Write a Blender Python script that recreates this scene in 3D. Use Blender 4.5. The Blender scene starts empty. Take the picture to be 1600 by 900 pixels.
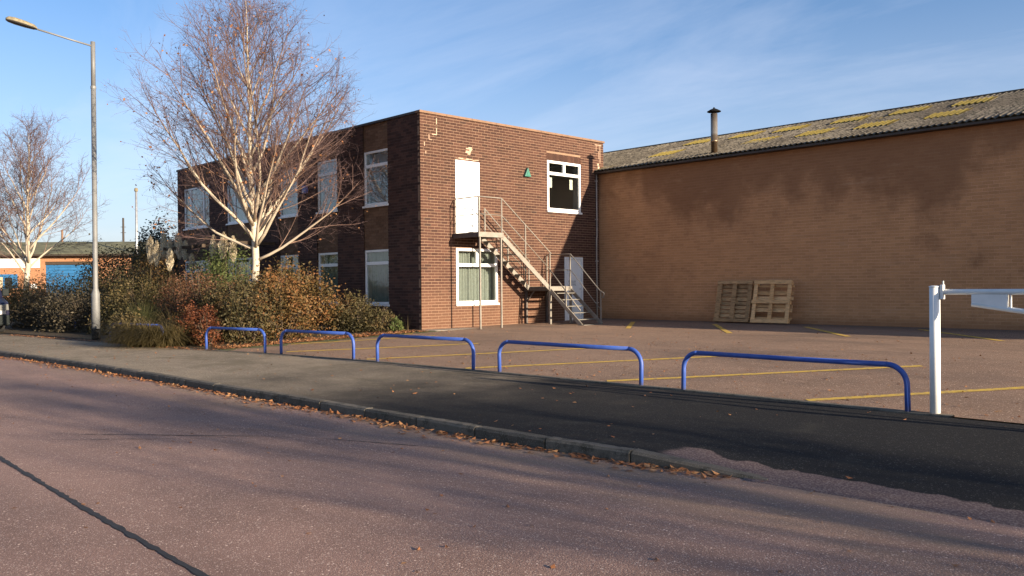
import bpy, math, random
import numpy as np
from mathutils import Matrix, Vector

# ------------------------------------------------------------------ camera, sky, sun, exposure
sc = bpy.context.scene
col = sc.collection
cam_d = bpy.data.cameras.new('camera'); cam = bpy.data.objects.new('camera', cam_d); col.objects.link(cam)
cam_d.sensor_fit = 'HORIZONTAL'; cam_d.sensor_width = 36.0; cam_d.lens = 1326.37 / 1600 * 36.0
cam_d.clip_start = 0.05; cam_d.clip_end = 3000
cam.matrix_world = (Matrix.Translation((0, 0, 1.5)) @ Matrix.Rotation(0.800695, 4, 'Z')
                    @ Matrix.Rotation(math.pi / 2 - 0.003918, 4, 'X') @ Matrix.Rotation(-0.008955, 4, 'Z'))
sc.camera = cam
SUN = Vector((1.0, 0.13, 0.215)).normalized()
SUN_EL = math.asin(SUN.z); SUN_AZ = math.atan2(SUN.y, SUN.x)
world = bpy.data.worlds.new('World'); sc.world = world; world.use_nodes = True
wt = world.node_tree; wt.nodes.clear()
def wn(t): return wt.nodes.new(t)
w_out = wn('ShaderNodeOutputWorld'); w_bg = wn('ShaderNodeBackground')
sky = wn('ShaderNodeTexSky'); sky.sky_type = 'NISHITA'; sky.sun_disc = False
sky.sun_elevation = SUN_EL; sky.sun_rotation = math.pi / 2 - SUN_AZ
sky.air_density = 1.0; sky.dust_density = 1.4; sky.ozone_density = 4.5; sky.altitude = 50
w_bg.inputs['Strength'].default_value = 0.092
# thin high cirrus as part of the sky itself
tc = wn('ShaderNodeTexCoord')
sep = wn('ShaderNodeSeparateXYZ'); wt.links.new(tc.outputs['Generated'], sep.inputs[0])
zc = wn('ShaderNodeMath'); zc.operation = 'MAXIMUM'; zc.inputs[1].default_value = 0.04; wt.links.new(sep.outputs['Z'], zc.inputs[0])
za = wn('ShaderNodeMath'); za.operation = 'ADD'; za.inputs[1].default_value = 0.12; wt.links.new(zc.outputs[0], za.inputs[0])
dx = wn('ShaderNodeMath'); dx.operation = 'DIVIDE'; wt.links.new(sep.outputs['X'], dx.inputs[0]); wt.links.new(za.outputs[0], dx.inputs[1])
dy = wn('ShaderNodeMath'); dy.operation = 'DIVIDE'; wt.links.new(sep.outputs['Y'], dy.inputs[0]); wt.links.new(za.outputs[0], dy.inputs[1])
cmb = wn('ShaderNodeCombineXYZ'); wt.links.new(dx.outputs[0], cmb.inputs[0]); wt.links.new(dy.outputs[0], cmb.inputs[1])
mp = wn('ShaderNodeMapping'); mp.inputs['Rotation'].default_value = (0, 0, math.radians(38)); mp.inputs['Scale'].default_value = (0.5, 1.1, 1)
wt.links.new(cmb.outputs[0], mp.inputs[0])
n1 = wn('ShaderNodeTexNoise'); n1.inputs['Scale'].default_value = 1.1; n1.inputs['Detail'].default_value = 7; n1.inputs['Roughness'].default_value = 0.62; n1.inputs['Distortion'].default_value = 0.6
wt.links.new(mp.outputs[0], n1.inputs['Vector'])
cr = wn('ShaderNodeValToRGB'); cr.color_ramp.elements[0].position = 0.46; cr.color_ramp.elements[0].color = (0, 0, 0, 1)
cr.color_ramp.elements[1].position = 0.85; cr.color_ramp.elements[1].color = (0.28, 0.28, 0.28, 1)
wt.links.new(n1.outputs['Fac'], cr.inputs[0])
mixc = wn('ShaderNodeMix'); mixc.data_type = 'RGBA'
wt.links.new(cr.outputs[0], mixc.inputs['Factor']); wt.links.new(sky.outputs[0], mixc.inputs['A'])
mixc.inputs['B'].default_value = (4.6, 5.0, 5.6, 1)
hz = wn('ShaderNodeMapRange'); hz.interpolation_type = 'SMOOTHSTEP'; hz.inputs['From Min'].default_value = 0.36; hz.inputs['From Max'].default_value = -0.02; hz.inputs['To Max'].default_value = 0.42
wt.links.new(sep.outputs['Z'], hz.inputs[0])
mixh = wn('ShaderNodeMix'); mixh.data_type = 'RGBA'; wt.links.new(hz.outputs[0], mixh.inputs['Factor']); mixh.inputs['B'].default_value = (4.5, 4.62, 5.25, 1)
tint = wn('ShaderNodeMix'); tint.data_type = 'RGBA'; tint.blend_type = 'MULTIPLY'; tint.inputs['Factor'].default_value = 1.0; tint.inputs['B'].default_value = (1.03, 0.98, 0.98, 1)
wt.links.new(mixc.outputs['Result'], mixh.inputs['A']); wt.links.new(mixh.outputs['Result'], tint.inputs['A']); wt.links.new(tint.outputs['Result'], w_bg.inputs['Color']); wt.links.new(w_bg.outputs[0], w_out.inputs[0])
sd = bpy.data.lights.new('sun', 'SUN'); sd.energy = 5.0; sd.angle = math.radians(0.53); sd.color = (1.0, 0.84, 0.64)
so = bpy.data.objects.new('sun', sd); col.objects.link(so)
so.rotation_euler = SUN.to_track_quat('Z', 'Y').to_euler(); so.location = (30, 5, 25)
sc.view_settings.view_transform = 'Standard'; sc.view_settings.look = 'None'
sc.view_settings.exposure = 1.3; sc.view_settings.gamma = 1.0; sc.view_settings.use_curve_mapping = False
sc.render.engine = 'CYCLES'; sc.cycles.max_bounces = 5; sc.cycles.diffuse_bounces = 3; sc.cycles.glossy_bounces = 2; sc.cycles.transmission_bounces = 3; sc.cycles.transparent_max_bounces = 12

R = random.Random(7); NR = np.random.default_rng(11)
XC, YC, YW, YEND, XL = -17.245, 13.49, 20.562, 20.80, -32.29
ZT, ZB = 5.994, 0.344

# ------------------------------------------------------------------ materials
MATS = {}
class NT:
    def __init__(s, name):
        s.m = bpy.data.materials.new(name); s.m.use_nodes = True; s.t = s.m.node_tree
        s.b = s.t.nodes['Principled BSDF']; s.out = s.t.nodes['Material Output']; s.co = None
        MATS[name] = s.m
    def n(s, t, **kw):
        x = s.t.nodes.new(t)
        for k, v in kw.items():
            if k in x.inputs: x.inputs[k].default_value = v
            else: setattr(x, k, v)
        return x
    def l(s, a, b): s.t.links.new(a, b)
    def pos(s):
        if s.co is None:
            s.co = s.n('ShaderNodeNewGeometry')
        return s.co.outputs['Position']
    def noise(s, scale, detail=4, rough=0.55, vec=None, dist=0.0):
        x = s.n('ShaderNodeTexNoise', Scale=scale, Detail=detail, Roughness=rough, Distortion=dist)
        s.l(vec if vec is not None else s.pos(), x.inputs['Vector']); return x.outputs['Fac']
    def scalevec(s, sx, sy, sz, vec=None, rot=(0, 0, 0)):
        x = s.n('ShaderNodeMapping'); x.inputs['Scale'].default_value = (sx, sy, sz); x.inputs['Rotation'].default_value = rot
        s.l(vec if vec is not None else s.pos(), x.inputs[0]); return x.outputs[0]
    def ramp(s, fac, stops, interp='LINEAR'):
        x = s.n('ShaderNodeValToRGB'); e = x.color_ramp.elements; x.color_ramp.interpolation = interp
        while len(e) < len(stops): e.new(0.5)
        for i, (p, c) in enumerate(stops):
            e[i].position = p; e[i].color = (*c, 1) if len(c) == 3 else c
        s.l(fac, x.inputs[0]); return x.outputs[0]
    def mix(s, fac, a, b, mode='MIX'):
        x = s.n('ShaderNodeMix', data_type='RGBA', blend_type=mode)
        for k, v in (('Factor', fac), ('A', a), ('B', b)):
            sock = [i for i in x.inputs if i.name == k and (k == 'Factor' and i.type == 'VALUE' or i.type == 'RGBA')][0]
            if isinstance(v, (int, float)): sock.default_value = v
            elif isinstance(v, tuple): sock.default_value = (*v, 1)
            else: s.l(v, sock)
        return [o for o in x.outputs if o.type == 'RGBA'][0]
    def math(s, op, a, b=None, clamp=False):
        x = s.n('ShaderNodeMath', operation=op, use_clamp=clamp)
        for i, v in enumerate((a, b)):
            if v is None: continue
            if isinstance(v, (int, float)): x.inputs[i].default_value = v
            else: s.l(v, x.inputs[i])
        return x.outputs[0]
    def xyz(s):
        x = s.n('ShaderNodeSeparateXYZ'); s.l(s.pos(), x.inputs[0]); return x.outputs
    def step(s, v, a, b):
        x = s.n('ShaderNodeMapRange', interpolation_type='SMOOTHSTEP'); s.l(v, x.inputs[0])
        x.inputs['From Min'].default_value = a; x.inputs['From Max'].default_value = b; return x.outputs[0]
    def col(s, c):
        if isinstance(c, tuple): s.b.inputs['Base Color'].default_value = (*c, 1)
        else: s.l(c, s.b.inputs['Base Color'])
        return s
    def set(s, rough=0.8, metal=0.0, spec=0.5):
        s.b.inputs['Roughness'].default_value = rough; s.b.inputs['Metallic'].default_value = metal
        s.b.inputs['Specular IOR Level'].default_value = spec; return s
    def bump(s, h, strength=0.5, dist=0.01):
        x = s.n('ShaderNodeBump', Strength=strength, Distance=dist); s.l(h, x.inputs['Height']); s.l(x.outputs[0], s.b.inputs['Normal']); return s
    def rnd(s):
        g = s.n('ShaderNodeNewGeometry'); o = s.n('ShaderNodeObjectInfo')
        return s.math('FRACT', s.math('ADD', g.outputs['Random Per Island'], s.math('MULTIPLY', o.outputs['Random'], 7.31)))

def simple(name, c, rough=0.6, metal=0.0, var=0.12, scale=6.0, bump=0.0, spec=0.5):
    m = NT(name); f = m.noise(scale, 5, 0.6)
    a = tuple(x * (1 - var) for x in c); b = tuple(min(1, x * (1 + var)) for x in c)
    m.col(m.ramp(f, [(0.3, a), (0.7, b)])).set(rough, metal, spec)
    if bump: m.bump(m.noise(scale * 12, 3), bump, 0.004)
    return m.m

def asphalt(name, base, chip, sc_=1.0, moss=None):
    m = NT(name)
    v = m.n('ShaderNodeTexVoronoi', Scale=95 / sc_, Randomness=1.0); m.l(m.pos(), v.inputs['Vector'])
    v2 = m.n('ShaderNodeTexVoronoi', Scale=38 / sc_, Randomness=1.0); m.l(m.pos(), v2.inputs['Vector'])
    grain = m.noise(170 / sc_, 2, 0.7)
    big = m.noise(0.45, 5, 0.6); mid = m.noise(2.2, 5, 0.65)
    streak = m.noise(1.0, 5, 0.6, vec=m.scalevec(0.16, 1.1, 1))
    d = tuple(x * 0.62 for x in base); l = tuple(x * 1.3 for x in base)
    c = m.ramp(m.math('ADD', m.math('MULTIPLY', big, 0.4), m.math('ADD', m.math('MULTIPLY', mid, 0.25), m.math('MULTIPLY', streak, 0.35))), [(0.36, d), (0.5, base), (0.64, l)])
    c = m.mix(m.ramp(grain, [(0.34, (0.9,) * 3), (0.5, (0.35,) * 3), (0.62, (0, 0, 0))]), c, tuple(x * 0.3 for x in base))
    sepc = m.n('ShaderNodeSeparateColor'); m.l(v.outputs['Color'], sepc.inputs[0])
    c = m.mix(m.math('MULTIPLY', m.step(sepc.outputs[0], 0.70, 0.78), m.step(v.outputs['Distance'], 0.55, 0.2)), c, chip)
    sep2 = m.n('ShaderNodeSeparateColor'); m.l(v2.outputs['Color'], sep2.inputs[0])
    c = m.mix(m.math('MULTIPLY', m.step(sep2.outputs[1], 0.90, 0.94), m.step(v2.outputs['Distance'], 0.33, 0.12)), c, tuple(min(1, x * 1.5) for x in chip))
    m.set(0.85, 0, 0.35)
    m.bump(m.math('ADD', m.math('MULTIPLY', v.outputs['Distance'], 0.6), grain), 0.55, 0.008)
    return m, c

m, c = asphalt('road_asphalt', (0.32, 0.195, 0.150), (0.54, 0.40, 0.315))
x, y, z = m.xyz()
# grit washed to the gutter, tyre-polished and oil-dark bands along the lane
gut = m.math('MULTIPLY', m.step(y, 4.2, 5.3), m.step(m.noise(1.3, 5, 0.6, vec=m.scalevec(0.4, 1.6, 1)), 0.38, 0.62))
c = m.mix(m.math('MULTIPLY', gut, 0.6), c, (0.26, 0.175, 0.105))
lane = m.step(m.noise(0.7, 3, 0.5, vec=m.scalevec(0.12, 1.0, 1)), 0.5, 0.68)
c = m.mix(m.math('MULTIPLY', lane, 0.35), c, (0.085, 0.068, 0.066))
m.col(c)
m, c = asphalt('lot_asphalt', (0.305, 0.19, 0.122), (0.52, 0.38, 0.27), 1.2)
x, y, z = m.xyz()
tyre = m.step(m.noise(0.8, 4, 0.6, vec=m.scalevec(0.25, 1.0, 1)), 0.52, 0.70)
c = m.mix(m.math('MULTIPLY', tyre, 0.4), c, (0.075, 0.055, 0.046))
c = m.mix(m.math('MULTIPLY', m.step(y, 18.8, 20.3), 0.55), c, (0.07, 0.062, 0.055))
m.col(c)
m, c0 = asphalt('pavement_tarmac', (0.31, 0.25, 0.18), (0.58, 0.49, 0.37), 0.9)
x, y, z = m.xyz()
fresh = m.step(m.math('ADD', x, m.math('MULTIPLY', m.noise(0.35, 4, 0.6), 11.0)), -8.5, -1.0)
moss_ = m.step(m.noise(0.9, 6, 0.7), 0.46, 0.66)
c0 = m.mix(m.math('MULTIPLY', moss_, 0.6), c0, (0.12, 0.10, 0.066))
blk_shaded = m.mix(m.ramp(m.noise(140, 2, 0.7), [(0.4, (0, 0, 0)), (0.65, (0.6,) * 3)]), (0.015, 0.015, 0.0155), (0.042, 0.040, 0.038))  # newer black tarmac, darkened further in place of shade from unseen trees
blk_shaded = m.mix(m.step(m.noise(1.1, 5, 0.65), 0.55, 0.75), blk_shaded, (0.036, 0.034, 0.030))
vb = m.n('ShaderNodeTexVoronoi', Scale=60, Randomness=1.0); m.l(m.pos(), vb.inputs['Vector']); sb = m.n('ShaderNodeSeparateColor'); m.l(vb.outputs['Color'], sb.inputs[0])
blk_shaded = m.mix(m.math('MULTIPLY', m.step(sb.outputs[0], 0.78, 0.88), m.step(vb.outputs['Distance'], 0.5, 0.2)), blk_shaded, (0.085, 0.082, 0.076))
c = m.mix(fresh, c0, blk_shaded)
# ragged front of the tarmac over the vehicle crossing: red road surfacing below it
linev = m.math('ADD', m.math('MULTIPLY', x, 0.02), m.math('MULTIPLY', m.math('SUBTRACT', m.noise(2.6, 4, 0.6), 0.5), 0.30))
m2v = m.step(m.math('ADD', y, linev), 6.09, 6.06)
crossing = m.math('MULTIPLY', m2v, m.step(m.math('ADD', x, m.math('MULTIPLY', m.noise(3.0, 3), 0.5)), -4.05, -3.85))
red = m.mix(m.step(m.noise(60, 3, 0.7), 0.45, 0.65), (0.125, 0.085, 0.078), (0.25, 0.19, 0.165))
c = m.mix(crossing, c, red)
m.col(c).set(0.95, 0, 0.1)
NT('kerb_stone_mat'); m = MATS['kerb_stone_mat']
def kerbmat():
    del MATS['kerb_stone_mat']; bpy.data.materials.remove(m)
    k = NT('kerb_stone_mat'); r = k.rnd()
    base = k.ramp(r, [(0, (0.085, 0.073, 0.056)), (0.5, (0.110, 0.093, 0.070)), (1, (0.135, 0.115, 0.088))])
    c = k.mix(k.step(k.noise(7, 5, 0.65), 0.45, 0.7), base, (0.050, 0.045, 0.032))
    c = k.mix(k.step(k.noise(90, 2, 0.7), 0.55, 0.72), c, (0.22, 0.19, 0.15))
    k.col(c).set(0.9, 0, 0.3).bump(k.noise(60, 4, 0.7), 0.6, 0.008)
kerbmat()
simple('bitumen', (0.018, 0.017, 0.017), 0.8, 0, 0.4, 12, 0.5)
def soil():
    m = NT('soil'); c = m.ramp(m.noise(3, 6, 0.7), [(0.3, (0.045, 0.034, 0.022)), (0.55, (0.085, 0.062, 0.038)), (0.75, (0.06, 0.07, 0.025))])
    m.col(c).set(0.95, 0, 0.2).bump(m.noise(25, 4, 0.7), 0.8, 0.03)
soil()
def grass_ground():
    m = NT('ground_mat'); c = m.ramp(m.noise(0.2, 6, 0.7), [(0.3, (0.07, 0.075, 0.035)), (0.6, (0.11, 0.10, 0.055)), (0.8, (0.13, 0.115, 0.08))])
    m.col(c).set(0.95, 0, 0.2)
grass_ground()
def yellow():
    m = NT('yellow_paint'); w = m.noise(14, 5, 0.72)
    c = m.mix(m.step(w, 0.47, 0.66), (0.62, 0.39, 0.05), (0.30, 0.20, 0.09))
    m.col(c).set(0.8)
yellow()
def moss_edge():
    m = NT('moss'); c = m.ramp(m.noise(9, 5, 0.7), [(0.35, (0.045, 0.05, 0.012)), (0.55, (0.09, 0.095, 0.025)), (0.75, (0.13, 0.10, 0.05))])
    m.col(c).set(0.95).bump(m.noise(60, 3, 0.7), 0.7, 0.02)
moss_edge()

def brickmat(name, stops, stain=None, grime=0.35, gz=None):
    m = NT(name); r = m.rnd()
    c = m.ramp(r, stops)
    c = m.mix(m.math('MULTIPLY', m.step(m.noise(0.9, 5, 0.6), 0.45, 0.7), grime), c, tuple(v * 0.45 for v in stops[0][1]))
    sp = m.noise(55, 3, 0.7)
    c = m.mix(m.math('MULTIPLY', m.step(sp, 0.5, 0.72), 0.35), c, tuple(min(1, v * 1.9) for v in stops[-1][1]))
    if stain: c = stain(m, c)
    m.col(c).set(0.9, 0, 0.25).bump(m.noise(70, 3, 0.7), 0.35, 0.004)
    return m.m
RIGHT_STOPS = [(0.0, (0.046, 0.022, 0.016)), (0.25, (0.062, 0.028, 0.020)), (0.75, (0.074, 0.034, 0.023)), (0.95, (0.092, 0.043, 0.029)), (1.0, (0.038, 0.022, 0.018))]
def lowfade(m, c):     # the lowest courses are bleached by splash, an old repair zone shows paler
    x, y, z = m.xyz()
    f = m.math('MULTIPLY', m.step(m.math('SUBTRACT', z, m.math('MULTIPLY', m.noise(0.8, 3), 1.4)), 1.2, -0.2), 0.5)
    return m.mix(f, c, (0.165, 0.083, 0.047))
brickmat('brick_red', RIGHT_STOPS, lowfade)
FRONT_STOPS = [(0.0, (0.040, 0.022, 0.018)), (0.5, (0.070, 0.036, 0.028)), (1.0, (0.100, 0.05, 0.036))]
brickmat('brick_dark', FRONT_STOPS)
PANEL_STOPS = [(0.0, (0.12, 0.066, 0.038)), (0.5, (0.155, 0.088, 0.052)), (1.0, (0.19, 0.11, 0.066))]
brickmat('brick_panel', PANEL_STOPS)
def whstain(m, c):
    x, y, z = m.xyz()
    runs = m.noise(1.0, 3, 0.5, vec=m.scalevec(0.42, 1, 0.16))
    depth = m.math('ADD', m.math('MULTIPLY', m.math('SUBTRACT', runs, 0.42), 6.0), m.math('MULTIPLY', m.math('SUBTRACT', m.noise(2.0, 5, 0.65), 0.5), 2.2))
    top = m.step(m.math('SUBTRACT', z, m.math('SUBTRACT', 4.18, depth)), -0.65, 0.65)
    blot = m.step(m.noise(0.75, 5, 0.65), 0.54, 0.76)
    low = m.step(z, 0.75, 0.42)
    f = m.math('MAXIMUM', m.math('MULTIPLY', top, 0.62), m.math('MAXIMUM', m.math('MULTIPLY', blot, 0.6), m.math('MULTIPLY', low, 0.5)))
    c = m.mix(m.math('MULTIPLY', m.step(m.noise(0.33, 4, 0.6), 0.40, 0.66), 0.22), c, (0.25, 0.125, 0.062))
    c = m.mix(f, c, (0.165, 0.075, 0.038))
    pale = m.math('MULTIPLY', m.step(m.noise(2.2, 4, 0.7, vec=m.scalevec(0.5, 1, 2.5)), 0.58, 0.74), 0.3)
    return m.mix(pale, c, (0.52, 0.33, 0.20))
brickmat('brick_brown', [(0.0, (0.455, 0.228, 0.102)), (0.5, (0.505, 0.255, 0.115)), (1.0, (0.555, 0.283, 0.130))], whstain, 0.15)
def mortar(name, c, stain=None):
    m = NT(name); k = m.ramp(m.noise(3, 5, 0.6), [(0.3, tuple(v * 0.8 for v in c)), (0.7, tuple(v * 1.12 for v in c))])
    if stain: k = stain(m, k)
    m.col(k).set(0.95, 0, 0.2).bump(m.noise(90, 3), 0.4, 0.004)
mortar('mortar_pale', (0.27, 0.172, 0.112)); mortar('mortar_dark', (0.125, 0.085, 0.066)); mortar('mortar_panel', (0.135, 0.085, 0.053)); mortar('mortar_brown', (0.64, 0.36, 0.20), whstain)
simple('mortar_repair_mat', (0.48, 0.33, 0.23), 0.95, 0, 0.1, 8)
simple('coping_tan', (0.19, 0.11, 0.065), 0.85, 0, 0.2, 5, 0.4)
simple('coping_dark', (0.045, 0.042, 0.042), 0.6, 0, 0.25, 5)
simple('white_upvc', (0.80, 0.79, 0.76), 0.35, 0, 0.03, 3)
simple('white_door', (0.82, 0.81, 0.79), 0.4, 0, 0.03, 2)
simple('grey_door', (0.70, 0.70, 0.69), 0.45, 0, 0.04, 2)
simple('dark_rubber', (0.02, 0.02, 0.02), 0.7)
simple('room_wall', (0.55, 0.51, 0.45), 0.9, 0, 0.06, 1)
simple('room_dark', (0.45, 0.43, 0.40), 0.9, 0, 0.1, 1)
simple('paper', (0.80, 0.78, 0.66), 0.8, 0, 0.02)
simple('curtain_cloth', (0.33, 0.335, 0.295), 0.9, 0, 0.12, 12)
simple('blind_sky_reflect', (0.33, 0.345, 0.37), 0.7, 0, 0.05, 3)  # pale blinds, with the sky reflected in the panes put into their colour
simple('net_cloth', (0.30, 0.34, 0.30), 0.9, 0, 0.15, 9)
def glass():
    m = NT('window_glass'); t = m.t; t.nodes.remove(m.b)
    lw = m.n('ShaderNodeLayerWeight', Blend=0.5); tr = m.n('ShaderNodeBsdfTransparent'); gl = m.n('ShaderNodeBsdfGlossy', Roughness=0.02)
    tr.inputs[0].default_value = (0.86, 0.89, 0.88, 1)
    f2 = m.math('ADD', m.math('MULTIPLY', m.math('POWER', lw.outputs['Facing'], 4.0), 0.95), 0.06, clamp=True)
    mx = m.n('ShaderNodeMixShader'); m.l(f2, mx.inputs[0]); m.l(tr.outputs[0], mx.inputs[1]); m.l(gl.outputs[0], mx.inputs[2]); m.l(mx.outputs[0], m.out.inputs[0])
glass()
def blue_paint():
    m = NT('blue_paint'); c = m.ramp(m.noise(5, 5, 0.6), [(0.3, (0.028, 0.065, 0.27)), (0.7, (0.040, 0.095, 0.36))])
    c = m.mix(m.step(m.noise(28, 4, 0.7), 0.68, 0.74), c, (0.22, 0.20, 0.22))
    x, y, z = m.xyz()
    c = m.mix(m.math('MULTIPLY', m.step(m.math('ADD', z, m.math('MULTIPLY', m.noise(30, 3), 0.12)), 0.26, 0.14), 0.75), c, (0.09, 0.075, 0.06))
    c = m.mix(m.math('MULTIPLY', m.step(m.noise(3.5, 5, 0.7), 0.52, 0.68), 0.35), c, (0.075, 0.12, 0.30))
    m.col(c).set(0.5).bump(m.noise(120, 2), 0.2, 0.002)
blue_paint()
simple('white_paint', (0.78, 0.77, 0.73), 0.45, 0, 0.06, 8)
simple('galvanised', (0.36, 0.365, 0.37), 0.55, 0.55, 0.2, 5, 0.2)
simple('lamp_grey', (0.17, 0.17, 0.165), 0.6, 0.2, 0.18, 3, 0.2)
simple('stair_paint', (0.225, 0.20, 0.165), 0.6, 0.1, 0.22, 7, 0.2)
simple('stair_tread', (0.17, 0.155, 0.13), 0.75, 0.1, 0.2, 9)
simple('stair_dark', (0.10, 0.082, 0.07), 0.7, 0.1, 0.2, 9)
simple('black_paint', (0.010, 0.010, 0.010), 0.8, spec=0.15)
simple('lantern_body', (0.20, 0.165, 0.10), 0.85, 0, 0.45, 14, 0.3)
simple('lantern_glass', (0.07, 0.065, 0.06), 0.25)
def steel():
    m = NT('flue_steel'); x, y, z = m.xyz()
    c = m.ramp(m.step(z, 5.1, 6.3), [(0, (0.24, 0.15, 0.085)), (0.42, (0.32, 0.24, 0.16)), (0.5, (0.52, 0.47, 0.40)), (0.85, (0.42, 0.36, 0.29)), (1, (0.20, 0.17, 0.15))])
    m.col(m.mix(m.math('MULTIPLY', m.noise(9, 4), 0.35), c, (0.16, 0.11, 0.075))).set(0.42, 0.75)
steel()
def wood(name, a, b, grime):
    m = NT(name); r = m.rnd(); g_ = m.noise(6, 5, 0.65, vec=m.scalevec(1, 1, 6))
    c = m.mix(r, a, b); c = m.mix(m.math('MULTIPLY', m.step(g_, 0.42, 0.7), grime), c, tuple(v * 0.35 for v in a))
    m.col(c).set(0.85, 0, 0.3).bump(g_, 0.3, 0.004)
wood('pallet_fresh', (0.58, 0.33, 0.14), (0.80, 0.50, 0.24), 0.55)
wood('pallet_grey', (0.36, 0.215, 0.10), (0.60, 0.37, 0.18), 0.8)
wood('timber_dark', (0.06, 0.042, 0.03), (0.085, 0.06, 0.04), 0.5)
wood('pole_wood', (0.05, 0.04, 0.035), (0.07, 0.055, 0.045), 0.5)
def roofsheet():
    m = NT('asbestos_sheet'); r = m.rnd()
    c = m.ramp(r, [(0, (0.095, 0.08, 0.06)), (0.5, (0.125, 0.107, 0.08)), (1, (0.16, 0.138, 0.106))])
    c = m.mix(m.step(m.noise(7, 5, 0.75), 0.44, 0.62), c, (0.028, 0.024, 0.019))
    c = m.mix(m.step(m.noise(13, 5, 0.75, vec=m.scalevec(1, 0.6, 1)), 0.58, 0.68), c, (0.27, 0.24, 0.195))
    c = m.mix(m.math('MULTIPLY', m.step(m.noise(1.1, 4, 0.6), 0.60, 0.72), 0.45), c, (0.17, 0.13, 0.035))
    m.col(c).set(0.95, 0, 0.2).bump(m.noise(40, 4, 0.7), 0.7, 0.01)
roofsheet()
def lichen():
    m = NT('lichen_sheet')
    c = m.ramp(m.noise(16, 5, 0.75), [(0.32, (0.09, 0.075, 0.03)), (0.46, (0.17, 0.128, 0.03)), (0.62, (0.26, 0.195, 0.045)), (0.75, (0.20, 0.175, 0.10))])
    m.col(c).set(0.95, 0, 0.2).bump(m.noise(50, 4, 0.7), 0.7, 0.01)
lichen()
simple('gutter_dark', (0.045, 0.032, 0.022), 0.6, 0, 0.3, 4)
simple('flat_roof', (0.08, 0.08, 0.08), 0.9)
simple('concrete', (0.26, 0.225, 0.175), 0.9, 0, 0.25, 3, 0.5)
simple('alarm_green', (0.035, 0.16, 0.115), 0.45, 0, 0.1, 9)
simple('alarm_blue', (0.02, 0.07, 0.33), 0.4)
simple('sign_ink', (0.03, 0.03, 0.035), 0.6)
simple('pipe_grey', (0.40, 0.34, 0.29), 0.6, 0, 0.2, 6)
def bark():
    m = NT('birch_bark')
    b = m.noise(5, 5, 0.7, vec=m.scalevec(1, 1, 6))
    c = m.ramp(m.noise(2.5, 4, 0.6), [(0.3, (0.38, 0.31, 0.22)), (0.7, (0.56, 0.49, 0.38))])
    c = m.mix(m.step(b, 0.60, 0.70), c, (0.06, 0.045, 0.035))
    m.col(c).set(0.75).bump(b, 0.3, 0.01)
bark()
def limbmat(name):
    m = NT(name); at = m.n('ShaderNodeAttribute'); at.attribute_name = 'girth'
    c = m.ramp(m.step(at.outputs['Fac'], 0.004, 0.030), [(0, (0.11, 0.058, 0.044)), (0.28, (0.20, 0.125, 0.085)), (0.6, (0.31, 0.235, 0.165)), (1, (0.42, 0.345, 0.255))])
    c = m.mix(m.step(m.noise(9, 4, 0.7), 0.62, 0.70), c, (0.07, 0.05, 0.04)); m.col(c).set(0.8)
limbmat('birch_limb'); limbmat('birch_branch')
simple('birch_twig', (0.082, 0.048, 0.046), 0.85, 0, 0.35, 3)
def leafmat(name, stops, transl=0.25, cl=1.6):
    m = NT(name); r = m.rnd(); big = m.noise(cl, 3, 0.6)
    f = m.math('ADD', m.math('MULTIPLY', r, 0.55), m.math('MULTIPLY', m.step(big, 0.35, 0.65), 0.45))
    c = m.ramp(f, stops); m.col(c).set(0.65, 0, 0.3)
    tl = m.n('ShaderNodeBsdfTranslucent'); m.l(c, tl.inputs[0])
    mx = m.n('ShaderNodeMixShader'); mx.inputs[0].default_value = transl
    m.l(m.b.outputs[0], mx.inputs[1]); m.l(tl.outputs[0], mx.inputs[2]); m.l(mx.outputs[0], m.out.inputs[0])
leafmat('leaf_bronze', [(0, (0.032, 0.024, 0.010)), (0.3, (0.092, 0.064, 0.022)), (0.55, (0.155, 0.09, 0.03)), (0.8, (0.215, 0.088, 0.03)), (1, (0.30, 0.18, 0.07))])
leafmat('leaf_olive', [(0, (0.024, 0.024, 0.010)), (0.4, (0.070, 0.058, 0.022)), (0.75, (0.125, 0.09, 0.037)), (1, (0.20, 0.10, 0.044))])
leafmat('leaf_red', [(0, (0.055, 0.022, 0.010)), (0.35, (0.115, 0.036, 0.016)), (0.7, (0.18, 0.060, 0.022)), (1, (0.075, 0.060, 0.02))])
leafmat('leaf_rust', [(0, (0.042, 0.024, 0.013)), (0.4, (0.125, 0.052, 0.026)), (0.75, (0.18, 0.09, 0.045)), (1, (0.062, 0.054, 0.022))])
leafmat('leaf_green', [(0, (0.045, 0.066, 0.018)), (0.5, (0.10, 0.13, 0.038)), (1, (0.17, 0.185, 0.06))])
leafmat('leaf_hedge', [(0, (0.030, 0.028, 0.011)), (0.4, (0.070, 0.060, 0.022)), (0.75, (0.125, 0.086, 0.036)), (1, (0.13, 0.12, 0.042))])
leafmat('leaf_dusky', [(0, (0.035, 0.030, 0.018)), (0.5, (0.072, 0.058, 0.034)), (1, (0.12, 0.095, 0.058))])
leafmat('leaf_beech', [(0, (0.10, 0.05, 0.018)), (0.5, (0.20, 0.115, 0.04)), (1, (0.12, 0.10, 0.03))])
leafmat('leaf_pine', [(0, (0.010, 0.022, 0.020)), (0.6, (0.022, 0.042, 0.036)), (1, (0.05, 0.075, 0.055))], 0.1)
leafmat('leaf_dead', [(0, (0.12, 0.045, 0.018)), (0.5, (0.26, 0.11, 0.045)), (1, (0.38, 0.21, 0.095))], 0.1)
leafmat('blade_tan', [(0, (0.05, 0.040, 0.014)), (0.5, (0.105, 0.080, 0.030)), (1, (0.20, 0.15, 0.068))], 0.25)
leafmat('blade_green', [(0, (0.03, 0.035, 0.011)), (0.5, (0.065, 0.066, 0.022)), (1, (0.13, 0.115, 0.045))], 0.25)
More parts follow.
